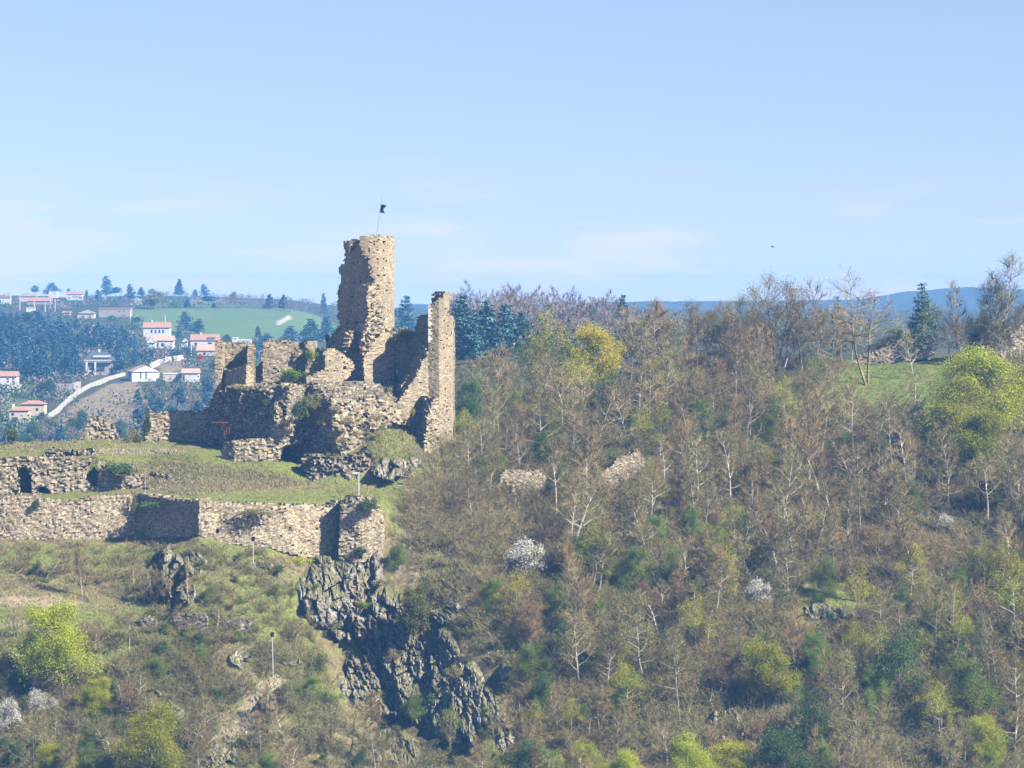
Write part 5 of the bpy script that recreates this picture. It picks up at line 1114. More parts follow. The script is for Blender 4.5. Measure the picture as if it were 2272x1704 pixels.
P, _ = scatter(420, [([(600, 1505), (660, 1510), (620, 1560), (540, 1640), (470, 1690), (440, 1670), (540, 1570)], 1), ([(650, 1010), (700, 1040), (840, 1060), (700, 1070)], .3), ([(100, 1000), (400, 1000), (400, 1010), (100, 1012)], .3), ([(640, 1620), (760, 1600), (800, 1680), (640, 1700)], .4), ([(1020, 1390), (1110, 1380), (1120, 1470), (1040, 1450)], .3)], 231)
for p in P: s_ = rr_.uniform(.15, .5); st.box(p + np.array([0, 0, s_ * .2]), (s_, s_ * rr_.uniform(.6, 1), s_ * .7), rr_.uniform(0, 3), taper=rr_.uniform(.4, .8))
tag(st.build('scree', M_ROCKL), None, None, kind='stuff')

# ------------------------------------------------------------------ houses across the valley
def house(px0, px1, yr, ye, yb, kind, wallm, roofm, label, wins=(), depth=None, rz=0, chim=None, name='house', over=.4, Y=None):
    c = far_pt((px0 + px1) / 2, yb); Y = c.y; m = Y / F; w_ = (px1 - px0) * m; h = (yb - ye) * m; rh = max((ye - yr) * m, .25); d = depth or max(6, w_ * .6)
    if roofm is M_SLATE or kind != 'flat': rh = max(rh, .8)
    p = Vector((c.x, c.y, -(yb - HY) * m)); o = thing(name, label, 'house' if name == 'house' else name.replace('_', ' '), p, rz)
    mb = MB(); mb.box((0, d / 2, h / 2 - 1.5), (w_, d, h + 3)); bm_ = mb.build('wall', wallm, o)
    mb = MB(); x, y0, y1, z = w_ / 2 + over, -over, d + over, h + .02
    if kind == 'side':
        V = [(-x, y0, z), (x, y0, z), (x, y1, z), (-x, y1, z), (-x, d / 2, z + rh), (x, d / 2, z + rh)]; mb.add(V, [(0, 1, 5, 4), (2, 3, 4, 5), (0, 3, 2, 1), (0, 4, 3, 3), (1, 2, 5, 5)])
    elif kind == 'gable':
        V = [(-x, y0, z), (x, y0, z), (x, y1, z), (-x, y1, z), (0, y0, z + rh), (0, y1, z + rh)]; mb.add(V, [(0, 4, 5, 3), (1, 2, 5, 4), (0, 3, 2, 1), (2, 3, 5, 5)])
        g = MB(); g.add([(-w_ / 2, -.02, h), (w_ / 2, -.02, h), (0, -.02, h + rh * .93), (-w_ / 2, -.45, h - .1), (w_ / 2, -.45, h - .1), (0, -.45, h + rh * .90)], [(3, 4, 5, 5), (0, 3, 5, 2), (1, 2, 5, 4), (0, 1, 4, 3)]); g.build('gable_end', wallm, o)
    elif kind == 'hip':
        k = min(w_ * .35, d * .5); V = [(-x, y0, z), (x, y0, z), (x, y1, z), (-x, y1, z), (-x + k, d / 2, z + rh), (x - k, d / 2, z + rh)]; mb.add(V, [(0, 1, 5, 4), (2, 3, 4, 5), (0, 3, 2, 1), (3, 0, 4, 4), (1, 2, 5, 5)])
    else: mb.box((0, d / 2, h + rh / 2), (w_ + .3, d + .3, rh))
    ro = mb.build('roof', roofm, o)
    if chim: mb = MB(); mb.box(((chim - .5) * w_, d / 2, h + rh + .1), (.8, .8, 1.6)); mb.build('chimney', M_WHITE, ro)
    for wx, wy, ww, wh in wins:               # fractions of the facade
        mb = MB(); mb.box(((wx - .5) * w_, -.01, h * wy), (w_ * ww, .12, h * wh)); mb.build('window', M_GLASS, bm_)
    return o
W3 = [(.2, .6, .1, .3), (.5, .6, .1, .3), (.8, .6, .1, .3)]
house(-12, 37, 824, 835, 858, 'side', M_WHITE, M_TILE, 'white house with red roof and three rows of windows at the left edge', [(.60, .75, .1, .12), (.85, .75, .1, .12), (.60, .5, .1, .12), (.85, .5, .1, .12), (.85, .25, .1, .12)])
house(46, 98, 889, 897, 925, 'hip', M_CREAM, M_TILE, 'tall cream house with red hipped roof, rear one of the low left pair', [(.15, .6, .1, .25), (.7, .6, .1, .2)])
house(20, 62, 903, 911, 940, 'hip', M_CREAM, M_TILE, 'cream house with red hipped roof and arch, front one of the low left pair', [(.2, .72, .14, .2), (.3, .3, .3, .4), (.85, .35, .2, .12)], chim=.15)
house(219, 289, 683, 686, 704, 'flat', M_BEIGE, M_TILE, 'long low beige barn beside the green field', [(.65, .75, .04, .12), (.8, .75, .04, .12)], name='barn')
house(318, 376, 715, 727, 748, 'side', M_WHITE, M_TILE, 'white farmhouse with a long red roof and four shuttered windows', [(.32, .6, .06, .35), (.47, .6, .06, .35), (.62, .6, .06, .35), (.76, .6, .06, .35)], chim=.3)
house(326, 384, 745, 756, 774, 'side', M_WHITE, M_TILEP, 'low white house with pale red roof below the long-roofed farmhouse', [(.4, .5, .1, .4), (.6, .5, .1, .4)])
house(324, 344, 746, 760, 774, 'gable', M_WHITE, M_TILEP, 'white gabled wing left of the low house', [])
house(402, 415, 752, 758, 770, 'gable', M_WHITE, M_TILEP, 'tiny white gabled house between two red-roofed houses')
house(423, 484, 742, 755, 770, 'side', M_WHITE, M_TILE, 'white house with red roof and two dark solar panels', [(.2, .4, .1, .5), (.7, .5, .15, .4)], chim=.35)
so = house(437, 492, 764, 778, 790, 'side', M_CREAM, M_TILEP, 'low house with faded roof below the solar panel house', [(.3, .5, .1, .4)])
house(515, 526, 749, 750, 760, 'flat', M_WHITE, M_WHITE, 'white cube of the modern house behind the turret stump')
house(527, 556, 753, 756, 765, 'flat', M_WHITE, M_WHITE, 'long white modern house behind the turret stump', [(.25, .35, .35, .5)])
house(190, 246, 780, 801, 832, 'hip', M_BEIGE, M_SLATE, 'villa with dark slate roof, white eaves and pillars among the trees', [(.5, .5, .5, .5)], chim=.5, name='villa', over=1.2)
vl = [o for o in COL.objects if o.name == 'villa'][0]; m_ = vl.location.y / F; mb = MB()
mb.box((0, -.9, (832 - 801) * m_), (60 * m_, .3, .9)); mb.box((8 * m_, -.5, (832 - 797) * m_ + 1.2), (38 * m_, .3, .7)); mb.build('eaves', M_WHITE, vl)
for x in (-25, -6): mb = MB(); mb.box((x * m_, -1, 15 * m_), (.7, .4, 30 * m_)); mb.build('pillar', M_WHITE, vl)
mb = MB(); mb.box((-22 * m_, -1.05, 9 * m_), (16 * m_, .3, .5)); mb.build('balcony', M_WHITE, vl)
house(292, 354, 810, 824, 848, 'gable', M_WHITE, M_TILEP, 'large white house with pale red roof at the top of the white lane', [(.32, .65, .05, .6), (.52, .6, .05, .6)], rz=.35)
house(362, 404, 828, 830, 848, 'flat', M_CREAM, M_WHITE, 'low white annexe right of the large white house', [(.75, .5, .12, .7)])
house(404, 440, 818, 828, 850, 'side', M_WHITE, M_TILEP, 'white house with small pale roof, rightmost of the lane houses', [(.1, .4, .12, .8)])
house(42, 80, 650, 657, 670, 'gable', M_CREAM, M_BEIGE, 'cream warehouse with shallow gable on the left skyline', name='warehouse')
house(-6, 22, 656, 662, 674, 'flat', M_WHITE, M_TILE, 'long white farm building at the left edge of the skyline', [(.2, .4, .2, .5)])
house(60, 112, 660, 668, 676, 'side', M_BEIGE, M_TILE, 'farm shed with long faded red roof under the warehouse', name='shed')
house(108, 127, 646, 647, 661, 'flat', M_WHITE, M_WHITE, 'plain white cube house on the skyline below the wide cedar', [(.65, .65, .08, .15)])
house(129, 150, 647, 648, 660, 'flat', M_WHITE, M_WHITE, 'white modern house between the cube and the red-roofed skyline house')
house(148, 182, 646, 653, 666, 'side', M_WHITE, M_TILE, 'two-storey white house with red roof on the skyline', [(.15, .4, .1, .2), (.6, .55, .5, .12)], chim=.6)
house(58, 76, 682, 683, 692, 'flat', M_WHITE, M_WHITE, 'small white outbuilding under the farm shed')
house(172, 209, 688, 695, 707, 'gable', M_CREAM, M_TILEP, 'cream gabled house left of the beige barn', [(.35, .4, .1, .4), (.75, .4, .1, .4)])
house(139, 155, 691, 694, 700, 'side', M_CREAM, M_TILEP, 'small cream cottage left of the gabled one')
house(437, 449, 786, 791, 800, 'gable', M_REDC, M_REDC, 'small bright red shed below the faded-roof house', name='shed')
house(1256, 1310, 728, 738, 752, 'hip', M_WHITE, M_SLATE, 'white house with grey roof glimpsed left of the brightest yellow tree', [(.3, .5, .3, .2)])
house(1395, 1425, 738, 745, 756, 'side', M_WHITE, M_TILEP, 'white house glimpsed right of the brightest yellow tree')
sp2 = MB(); hs = [o for o in COL.objects if o.get('label', '').endswith('dark solar panels')][0]
for k in (0, 1): sp2 = MB(); V = [(1.2 + k * 2, -.1, (15 * hs.location.y / F) + .75), (2.8 + k * 2, -.1, (15 * hs.location.y / F) + .75), (2.8 + k * 2, 1.2, (15 * hs.location.y / F) + 1.5), (1.2 + k * 2, 1.2, (15 * hs.location.y / F) + 1.5)]; sp2.add(V, [(0, 1, 2, 3)]); sp2.build('solar_panel', M_SLATE, hs)
def strip_wall(name, label, pts, h, mt, t=.5):
    P = [far_pt(x, y) for x, y in pts]; mb = MB()
    for a, b in zip(P[:-1], P[1:]):
        d = Vector((b.x - a.x, b.y - a.y, 0)); d.normalize(); n = Vector((-d.y, d.x, 0)) * t
        V = [a - n + Vector((0, 0, -1)), b - n + Vector((0, 0, -1)), b + n + Vector((0, 0, -1)), a + n + Vector((0, 0, -1))]; V += [v + Vector((0, 0, h + 1)) for v in V]
        mb.add([tuple(v) for v in V], [(0, 3, 2, 1), (4, 5, 6, 7), (0, 1, 5, 4), (1, 2, 6, 5), (2, 3, 7, 6), (3, 0, 4, 7)])
    V, Q, M = mb.out(); return tag(world_part(name, V, Q, mt, None), label, 'wall')
strip_wall('lane_wall', 'long white wall climbing diagonally from the cream houses to the large white house', [(95, 936), (128, 915), (150, 893), (170, 877), (200, 860), (240, 845), (275, 834)], 1.2, plain('lane_stone', (.50, .47, .41), .9, .2, .5), .7)
strip_wall('garden_wall', 'white curved wall above the bare bank behind the large white house', [(335, 818), (365, 804), (405, 799)], 2.0, M_WHITE)
strip_wall('garden_wall', 'pale broken retaining wall below the villa', [(98, 872), (125, 873), (160, 873), (176, 868)], 3.6, M_BEIGE, .6)
strip_wall('garden_wall', 'grey wall under the white house at the left edge', [(-40, 870), (10, 872), (45, 868)], 2.4, M_BEIGE, .6)
for px, b, t, lab in ((44, 690, 654, 'utility pole left of the farm shed'), (23, 676, 655, 'utility pole beside the left farm building'), (76, 693, 668, 'utility pole below the farm shed'), (112, 684, 664, 'thick white utility pole in the middle of the skyline village'), (122, 692, 663, 'utility pole with a side bracket'), (100, 692, 672, 'thin utility pole between the white ones'), (289, 716, 686, 'utility pole at the corner of the beige barn'), (366, 722, 699, 'utility pole standing in front of the green field'), (424, 790, 768, 'utility pole below the solar panel house')):
    p = far_pt(px, b); o = thing('utility_pole', lab, 'utility pole', p); h = (b - t) / F * p.y; mb = MB(); mb.tube([(0, 0, -1), (0, 0, h)], [.32, .2], 6); mb.build('pole', M_WHITE, o); mb = MB(); mb.box((0, 0, h - .6), (2.2, .2, .2)); mb.build('crossarm', M_STEEL, o)

# ------------------------------------------------------------------ trees across the valley
CED = conifer_meshes('cedar', 401, H=12, R=6, tiers=12, n=2600, size=.95, flat=.75, ragged=.45, power=.75, top=.15)
CON = conifer_meshes('con', 402, H=12, R=3.6, tiers=13, n=2000, size=.9, flat=.4, power=.9)
CON2 = conifer_meshes('con2', 403, H=12, R=2.6, tiers=12, n=1800, size=.8, flat=.2, power=.6, top=.3)
PIN = conifer_meshes('pine', 404, H=12, R=4.2, tiers=9, n=2200, size=.95, flat=.5, ragged=.6, base=.4, power=.45, top=.4)
fsk = [skeleton(410 + k, H=10, nb=12, sub=5, tw=4, first=.25, tlen=1.3, spread=.36) for k in range(3)]
M_FTW = leaf_mat('far_purple_twigs', (.15, .11, .10), (.22, .17, .145), (.30, .24, .20), 0, .15)
FB = [tree_meshes('fbare%d' % k, s, thick=1.3, minr=.05, twig=M_FTW, bark=M_FTW, seed=420 + k) for k, s in enumerate(fsk)]
FBUD = tree_meshes('fbud', fsk[0], leaves=M_BUD, nleaf=2600, lsize=.5, cl=.5, minr=.05, seed=430)
FGR = tree_meshes('fgrn', fsk[1], leaves=M_DRK, nleaf=3200, lsize=.6, cl=.55, minr=.05, seed=431)
FWH = tree_meshes('fwht', fsk[2], leaves=M_WHT, nleaf=2200, lsize=.5, cl=.4, minr=.05, seed=432)
FARB = []
ORD = ['first', 'second', 'third', 'fourth', 'fifth', 'sixth', 'seventh', 'eighth', 'ninth', 'tenth', 'eleventh', 'twelfth', 'thirteenth', 'fourteenth', 'fifteenth', 'sixteenth', 'seventeenth', 'eighteenth', 'nineteenth', 'twentieth']
def ft(ms, nm, px, b, t, wpx, lab, H0=12., R0=4., group=None, y0=600):
    p = far_pt(px, b, y0); h = (b - t) / F * p.y; s = h / H0; sx = wpx / F * p.y / (2 * R0); o = thing(nm, lab, 'tree', p - Vector((0, 0, .3)), random.uniform(0, 6.28), group); o.scale = (sx, sx, s)
    for n, m in zip(('trunk', 'crown'), ms): link(n, m, o)
    return o
for px, b, t, w_, ms, R0, lab in [(78, 656, 632, 20, PIN, 4.4, 'round dark pine behind the warehouse on the skyline'), (115, 652, 622, 44, CED, 5.5, 'wide dark cedar behind the white cube house'), (152, 650, 633, 18, CON, 3.4, 'dark conifer behind the red-roofed skyline house, taller of two'), (166, 650, 637, 12, CON, 3.4, 'smaller dark conifer behind the red-roofed skyline house'),
        (192, 660, 642, 8, CON2, 2.6, 'thin conifer right of the red-roofed skyline house'), (217, 672, 642, 16, CON2, 2.6, 'dark conifer left of the tallest skyline conifer'), (236, 658, 612, 28, CON2, 2.8, 'tallest dense dark conifer on the left skyline'), (257, 658, 636, 26, PIN, 4.4, 'broad dark tree right of the tallest skyline conifer'),
        (289, 668, 629, 28, CED, 5.5, 'layered cedar on the skyline above the white blossom tree'), (313, 656, 636, 22, CON, 3.4, 'dark conifer on the skyline right of the layered cedar'), (337, 652, 636, 18, PIN, 4.4, 'small dark tree on the skyline above the willow'), (398, 658, 618, 28, CON, 3.4, 'pointed dark fir alone on the skyline above the field'),
        (453, 658, 629, 28, CED, 5.5, 'ragged cedar on the skyline at the end of the row'), (433, 660, 641, 20, CON, 3.4, 'dark conifer left of the ragged cedar'), (416, 682, 661, 20, CON, 3.4, 'dark conifer standing on the upper green strip'), (475, 683, 670, 14, CON, 3.4, 'small dark conifer at the top edge of the field'), (462, 676, 655, 30, PIN, 4.4, 'spreading dark pine above the field'),
        (598, 686, 652, 32, CON, 3.2, 'dark round conifer at the top of the field, left of the pair'), (629, 687, 653, 26, CON, 3.2, 'dark conifer at the top of the field, right of the pair'), (718, 702, 650, 14, CON2, 2.6, 'narrow dark conifer in the bare wood left of the keep'), (572, 750, 722, 14, CON2, 2.6, 'narrow conifer at the lower edge of the field'),
        (412, 740, 690, 40, CED, 5.0, 'large dark cedar in front of the green field'), (440, 742, 706, 32, CED, 5.0, 'smaller cedar right of the large one before the field'),
        (590, 780, 738, 50, CED, 5.5, 'cedar behind the hall wall'), (645, 770, 722, 60, CED, 5.5, 'cedar behind the arch pier'), (690, 765, 706, 60, CED, 5.5, 'spreading cedar behind the keep base'), (725, 760, 700, 50, CED, 5.5, 'cedar half hidden by the keep base'), (540, 800, 760, 40, PIN, 4.4, 'dark pine between turret stump and hall wall')]:
    ft(ms, 'cedar' if ms is CED else 'pine_tree' if ms is PIN else 'conifer', px, b, t, w_, lab, 12, R0, y0=900)
ft(FBUD, 'willow', 345, 686, 649, 60, 'large round pale willow at the edge of the field', 9.8, 4.2, y0=900); ft(FWH, 'blossom_tree', 304, 686, 663, 30, 'white blossoming tree at the left end of the field', 9.8, 4.2, y0=900)
ft(FWH, 'blossom_tree', 228, 670, 656, 20, 'white blossoming tree in the skyline village', 9.8, 4.2, y0=900); ft(FBUD, 'budding_tree', 520, 680, 650, 30, 'pale budding tree on the skyline before the bare wood', 9.8, 4.2, y0=900)
r = random.Random(21); zones = {}
HB = [(-12, 37, 826, 862), (46, 98, 892, 922), (20, 62, 905, 938), (190, 246, 784, 815), (292, 354, 812, 845), (362, 440, 820, 848), (326, 384, 747, 766), (423, 484, 743, 764), (333, 376, 716, 742), (219, 289, 684, 700), (172, 209, 689, 704), (437, 492, 766, 786), (108, 182, 646, 660), (42, 110, 655, 672), (402, 415, 752, 766), (515, 556, 750, 764)]
def free(px, b, t, w_): return not any(px + w_ / 2 > a - 2 and px - w_ / 2 < c + 2 and b > e + 1 and t < f - 3 for a, c, e, f in HB)
def farwood(n, poly, kinds, hr, wr, place_, seed, mind=13):
    r = random.Random(seed); P = np.array(poly); pts = []; k = 0; tries = 0; L = []
    while k < n and tries < 6000:
        tries += 1; px, b = r.uniform(P[:, 0].min(), P[:, 0].max()), r.uniform(P[:, 1].min(), P[:, 1].max())
        if not in_poly(np.array([px]), np.array([b]), poly)[0]: continue
        h = r.uniform(*hr) * (.7 + .5 * (b - 680) / 250); w_ = r.uniform(*wr) * (.8 + .4 * (b - 680) / 250)
        if any(math.hypot(px - a, (b - c) * 1.6) < mind for a, c in pts) or not free(px, b, b - h, w_): continue
        if 'plateau' in place_: h *= float(np.interp(px, [980, 1130, 1400, 1450, 1700], [1.12, 1.15, .86, .62, .6])) * r.uniform(.88, 1.08)
        pts.append((px, b)); ms, nm, ad, H0, R0 = r.choice(kinds); L.append((px, b, h, w_, ms, nm, ad, H0, R0)); k += 1
    by = {}; L.sort(key=lambda q: q[1]); n_ = len(L)
    for i, q in enumerate(L):
        if q[5] == 'bare_tree':
            p = far_pt(q[0], q[1], 640); FARB.append((q[4], p, q[3] / F * p.y / 7.6, q[2] / F * p.y / 9.6, r.uniform(0, 6.28))); continue
        by.setdefault((q[6], 'back' if i < n_ / 3 else 'middle' if i < 2 * n_ / 3 else 'front'), []).append(q)
    for (ad, row), M in by.items():
        for i, q in enumerate(sorted(M)):
            ft(q[4], q[5], q[0], q[1], q[1] - q[2], q[3], '%s, %s from left, %s row %s' % (ad, ORD[min(i, 19)], row, place_), q[7], q[8], '%s %s' % (ad, place_), y0=640)
KC = [(CED, 'cedar', 'layered blue-green cedar', 12, 5.5), (CON, 'conifer', 'dark pointed conifer', 12, 3.6), (PIN, 'pine_tree', 'dark ragged pine', 12, 4.4), (CED, 'cedar', 'layered blue-green cedar', 12, 5.5)]
KB = [(FB[0], 'bare_tree', 'hazy purple-brown bare tree', 9.6, 3.8), (FB[1], 'bare_tree', 'hazy purple-brown bare tree', 9.6, 3.8), (FB[2], 'bare_tree', 'hazy purple-brown bare tree', 9.6, 3.8)]
KM = KB + [(FGR, 'leafy_tree', 'dull green leafy tree', 9.6, 3.8), (CON, 'conifer', 'dark pointed conifer', 12, 3.6)]
farwood(125, [(-60, 715), (60, 715), (150, 730), (230, 735), (290, 760), (320, 790), (290, 830), (180, 855), (60, 850), (-60, 850)], KC, (34, 52), (24, 40), 'of the wood above the villa', 31)
farwood(60, [(290, 855), (360, 860), (450, 855), (500, 800), (560, 800), (580, 860), (500, 900), (420, 960), (260, 985), (300, 910), (330, 870)], KC[:3] + KM, (26, 42), (22, 34), 'below the lane houses', 32)
farwood(34, [(300, 790), (400, 790), (420, 798), (340, 806), (290, 800)], KC[:3] + KB, (18, 30), (18, 28), 'behind the large white house', 33, 9)
farwood(46, [(-60, 870), (120, 880), (90, 900), (110, 930), (220, 965), (200, 995), (-60, 995)], KM, (20, 36), (20, 30), 'around the cream houses', 34)
farwood(26, [(490, 690), (560, 682), (760, 705), (760, 712), (690, 695), (560, 678)], KB, (30, 42), (26, 36), 'in the bare wood on the skyline left of the keep', 35, 10)
farwood(26, [(290, 730), (420, 745), (560, 760), (600, 760), (560, 775), (420, 772), (300, 760)], KM, (18, 34), (22, 34), 'below the green field', 36)
farwood(30, [(-60, 690), (170, 695), (330, 715), (320, 725), (100, 715), (-60, 715)], KB + [KM[3]], (14, 26), (22, 34), 'below the skyline village', 37)
farwood(16, [(180, 668), (300, 678), (290, 684), (180, 680)], KB, (14, 22), (22, 34), 'around the skyline village blossom', 38)
farwood(24, [(360, 662), (520, 668), (560, 664), (360, 658)], KB, (12, 20), (20, 30), 'in the hedge above the upper green strip', 39, 9)
# wood on the plateau behind the corner tower
farwood(112, [(980, 735), (1100, 725), (1300, 725), (1480, 740), (1680, 745), (1680, 775), (1480, 775), (1200, 790), (980, 790)], KB, (84, 116), (50, 70), 'on the plateau right of the corner tower', 41, 12)
for px, b, t, w_, ms, R0, lab in [(900, 770, 655, 60, CED, 5.5, 'blue cedar seen between the keep and the corner tower'), (1025, 790, 652, 80, CED, 5.5, 'tallest blue cedar just right of the corner tower'), (1075, 795, 664, 90, CED, 5.5, 'broad blue cedar, second right of the corner tower'), (1125, 790, 674, 80, CED, 5.5, 'broad blue cedar, third right of the corner tower'), (1160, 780, 690, 60, CED, 5.5, 'lower blue cedar, fourth right of the corner tower'), (860, 770, 690, 50, CED, 5.5, 'blue cedar just right of the keep'),
        (1040, 810, 700, 80, CED, 5.5, 'front blue cedar low beside the corner tower'), (1100, 812, 710, 80, CED, 5.5, 'front blue cedar low in the cedar group'),
        (1270, 745, 680, 34, CON, 3.4, 'blue conifer above the grey-roofed house'), (1310, 745, 675, 44, CED, 5.5, 'blue cedar above the brightest yellow tree'), (1382, 750, 652, 44, CED, 5.2, 'ragged cedar spire right of the bare plateau wood'), (1455, 745, 668, 26, CON, 3.4, 'small dark conifer in the gap of the crest')]:
    ft(ms, 'cedar' if ms is CED else 'conifer', px, b, t, w_, lab, 12, R0)
# the hazy leafless wood beyond the castle reads as one mass
VV = []; QQ = []; n0 = 0
def arr(me):
    v = np.empty(len(me.vertices) * 3, np.float32); me.vertices.foreach_get('co', v); q = np.empty(len(me.loops), np.int32); me.loops.foreach_get('vertex_index', q); return v.reshape(-1, 3), q.reshape(-1, 4)
cache = {id(m): arr(m) for t in FB for m in t}
for ms, p, sx, sz, a in FARB:
    c, s_ = math.cos(a), math.sin(a)
    for me in ms:
        v, q = cache[id(me)]; w_ = np.stack([(v[:, 0] * c - v[:, 1] * s_) * sx + p.x, (v[:, 0] * s_ + v[:, 1] * c) * sx + p.y, v[:, 2] * sz + p.z], 1); VV.append(w_); QQ.append(q + n0); n0 += len(v)
tag(link('leafless_wood', mesh_np('leafless_wood', np.concatenate(VV), np.concatenate(QQ), M_FTW)), None, None, kind='stuff')
# low bushes filling between them
P = []; rr = np.random.default_rng(61)
for poly, n in (([(-80, 700), (330, 720), (420, 750), (620, 770), (640, 860), (480, 980), (-80, 990)], 900), ([(970, 740), (1500, 740), (1500, 790), (970, 800)], 260), ([(-80, 655), (760, 668), (760, 682), (-80, 690)], 160)):
    A_ = np.array(poly)
    for k in range(n):
        x, y = rr.uniform(A_[:, 0].min(), A_[:, 0].max()), rr.uniform(A_[:, 1].min(), A_[:, 1].max())
        if not in_poly(np.array([x]), np.array([y]), poly)[0] or not free(x, y, y - 12, 14) or in_poly(np.array([x]), np.array([y]), [(295, 684), (640, 684), (700, 698), (750, 722), (740, 760), (600, 755), (480, 745), (380, 728), (300, 722)])[0] or in_poly(np.array([x]), np.array([y]), [(110, 945), (180, 885), (250, 850), (300, 848), (330, 880), (300, 950), (220, 960), (140, 960)])[0] and rr.random() < .78: continue
        if poly_dist(np.array([x]), np.array([y - 4]), [(95, 936), (150, 893), (200, 860), (275, 834), (200, 860), (150, 893)])[0] < 13: continue
        p = far_pt(x, y); P.append((p.x, p.y, p.z))
P = np.array(P); C = np.repeat(P, 70, 0) + rr.normal(size=(len(P) * 70, 3)) * (2.6, 2.6, 1.3) + (0, 0, 1.3)
V, Q = leaf_quads(C, 1.0, rr); sel = np.repeat(rr.random(len(P)) < .55, 70)
tag(link('valley_scrub', mesh_np('valley_scrub', V, Q, [M_DRK, M_FTW], (~sel).astype(int))), None, None, kind='stuff')

rb = random.Random(77)
for k, (px, py, Y, w_) in enumerate([(745, 905, 430.6, 30), (770, 935, 429.6, 34), (790, 960, 429.4, 26), (760, 975, 428.8, 30), (835, 925, 432.2, 34), (850, 945, 432.0, 24), (715, 935, 431.6, 26), (690, 880, 437, 30), (590, 890, 437, 26)]):
    bush('bb' if False else rb.choice(['b', 't', 'd']), px, py + 8, Y, w_, 14, '%s scrub tuft from the left on the rubble face of the platforms' % ['first', 'second', 'third', 'fourth', 'fifth', 'sixth', 'seventh', 'eighth', 'ninth'][k], 'bush', 'bush')

for k, (kd, px, py, w_, h_, lab) in enumerate([('g', 700, 1310, 26, 18, 'green tuft on a ledge high on the cliff'), ('b', 742, 1395, 34, 20, 'brown-green scrub on the left ledge of the cliff'), ('b', 870, 1460, 40, 22, 'scrub on the ledge between the two cliff steps'), ('g', 800, 1350, 30, 20, 'green tuft in the cleft under the cliff top'), ('b', 1010, 1500, 44, 26, 'brown scrub on the right shoulder of the cliff'), ('d', 960, 1560, 26, 22, 'dark tuft low on the cliff face'),
        ('b', 700, 1480, 60, 40, 'tangled scrub at the left foot of the cliff'), ('g', 720, 1560, 50, 34, 'green scrub left of the lower cliff'), ('b', 1060, 1440, 50, 30, 'brown scrub above the right shoulder of the cliff'), ('t', 840, 1300, 36, 16, 'dry grass tuft on the cliff brow')]):
    Y = float(visY(px, py)) - (3.0 if kd != 't' else 2.5); bush(kd, px, py, Y, w_, h_, lab)

# small trees and shrubs scattered on the left-hand slope
LM2 = [(140, 1450, 'big yellow-green tree'), (330, 1640, 'lower yellow-green tree'), (370, 1280, 'dark cleft rock'), (420, 1390, 'dry stone walls'), (606, 1450, 'tall lamp post'), (562, 1240, 'plinth lamp post'), (183, 1260, 'pale broken-topped tree'), (570, 1590, 'stony track'), (520, 1460, 'white rock slab'), (700, 1320, 'cliff top'), (720, 1520, 'lower cliff'), (850, 1660, 'pointed outcrop'), (620, 1660, 'rubble slope'), (60, 1570, 'lower left blossom'), (100, 1240, 'rampart foot'), (350, 1560, 'brownish rock')]
r = random.Random(91); L = []; P2 = []; t_ = 0
SHR = [('bare_sapling', BARE, 'bare', 8.8, (45, 95)), ('budding_shrub', BUD, 'olive-budding', 8.8, (35, 80)), ('green_shrub', GRN, 'fresh green', 8.3, (26, 55)), ('dark_shrub', DRK, 'dark green', 8.3, (24, 48)), ('bare_sapling', BARE, 'bare', 8.8, (45, 95)), ('green_shrub', GRN, 'fresh green', 8.3, (26, 55))]
while len(L) < 105 and t_ < 5000:
    t_ += 1; px, py = r.uniform(-20, 900), r.uniform(1245, 1760)
    a1, a2 = np.array([px]), np.array([py])
    if not in_poly(a1, a2, lslope)[0] or any(in_poly(a1, a2, g)[0] for g in grass_l) or any(math.hypot(px - a, (py - b) * 1.4) < 26 for a, b in P2): continue
    if py < 1400 and r.random() < .45: continue
    if 640 < px < 900 and 1220 < py < 1640 and px > 650 + (py - 1220) * .2: continue
    if 60 < px < 230 and 1540 < py < 1640 or abs(px - 606) < 30 and py > 1400 and py < 1560: continue
    P2.append((px, py)); nm, ms, ad, H0, hr = r.choice(SHR); i = r.randrange(len(ms)); h = r.uniform(*hr) * (.7 + .6 * (py - 1250) / 450); L.append((px, py, nm, ms[i], ad, H0, h))
by = {}
for q in L:
    d, n, x, y = min((math.hypot(q[0] - x, q[1] - y), n, x, y) for x, y, n in LM2)
    pos = 'beside' if d < 30 else ('right of' if q[0] > x else 'left of') if abs(q[0] - x) > abs(q[1] - y) else 'below' if q[1] > y else 'above'
    by.setdefault('%s shrubby tree %s the %s' % (q[4], pos, n), []).append(q)
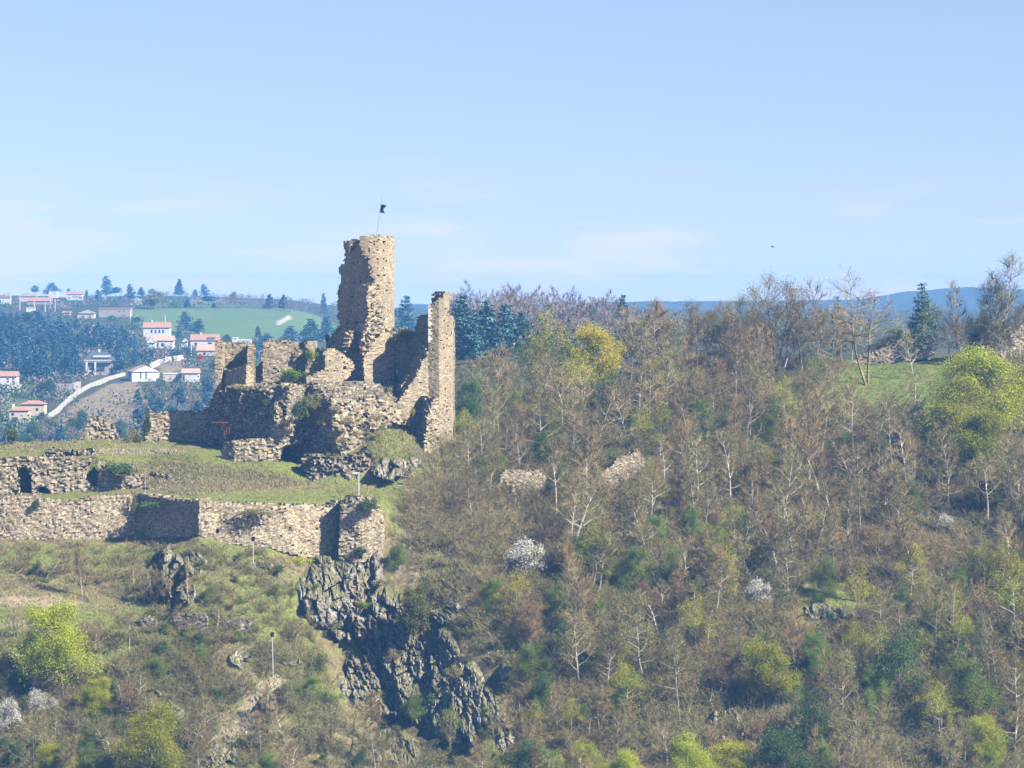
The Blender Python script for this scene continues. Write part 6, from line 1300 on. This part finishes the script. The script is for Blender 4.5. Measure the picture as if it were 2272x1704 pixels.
for lab, M in by.items():
    for i, q in enumerate(sorted(M, key=lambda q: q[0])):
        w_ = '' if len(M) == 1 else {0: 'leftmost ', len(M) - 1: 'rightmost '}.get(i, 'middle ' if len(M) == 3 else ORD[i] + '-from-left ')
        tree_at(q[2], q[3], w_ + lab, 'tree', q[0], q[1], q[1] - q[6], q[5], None, 'shrubby trees on the slope below the rampart', (r.uniform(1.0, 1.5), 1))
pz, _ = scatter(260, [([(640, 1380), (700, 1420), (760, 1600), (700, 1640), (620, 1480)], 1), ([(930, 1240), (1030, 1250), (1110, 1420), (1150, 1560), (1090, 1480), (1000, 1380)], .5)], 311)
brush_stuff('cliff_foot_scrub', pz, protos, [M_TWIG, M_GRN], .6, 312, .12, 45)
LEAFM = [m for m in bpy.data.materials if any(k in m.name for k in ('leaves', 'twigs', 'bark', 'blades', 'stems', 'buds', 'blossom', 'needles'))]
# one overall reflectance level for every surface
for m in bpy.data.materials:
    nt = m.node_tree
    if nt is None: continue
    for l in [l for l in nt.links if l.to_socket.name in ('Base Color',) or l.to_node.type == 'BSDF_TRANSLUCENT' and l.to_socket.name == 'Color']:
        src, dst = l.from_socket, l.to_socket
        mx = nt.nodes.new('ShaderNodeMix'); mx.data_type = 'RGBA'; mx.blend_type = 'MULTIPLY'; mx.inputs[0].default_value = 1; f_ = .85 if 'twigs' in m.name else 1.0 if m in LEAFM else .85 if m in (M_GROUND, M_FAR) else .72; mx.inputs[7].default_value = (f_, f_, f_, 1)
        nt.links.new(src, mx.inputs[6]); nt.links.new(mx.outputs[2], dst)
#HAZE
# ------------------------------------------------------------------ haze
def haze():
    mb = MB(); mb.box((0, 1880, -35), (3600, 4000, 100))
    m = bpy.data.materials.new('haze'); m.use_nodes = True; nt = m.node_tree
    nt.nodes.remove(nt.nodes['Principled BSDF'])
    v = nt.nodes.new('ShaderNodeVolumePrincipled'); v.inputs['Density'].default_value = .00022; v.inputs['Color'].default_value = (.15, .46, 1, 1); v.inputs['Anisotropy'].default_value = 0
    nt.links.new(v.outputs[0], nt.nodes['Material Output'].inputs['Volume'])
    o = mb.build('haze', m); tag(o, None, None, kind='stuff')
haze()
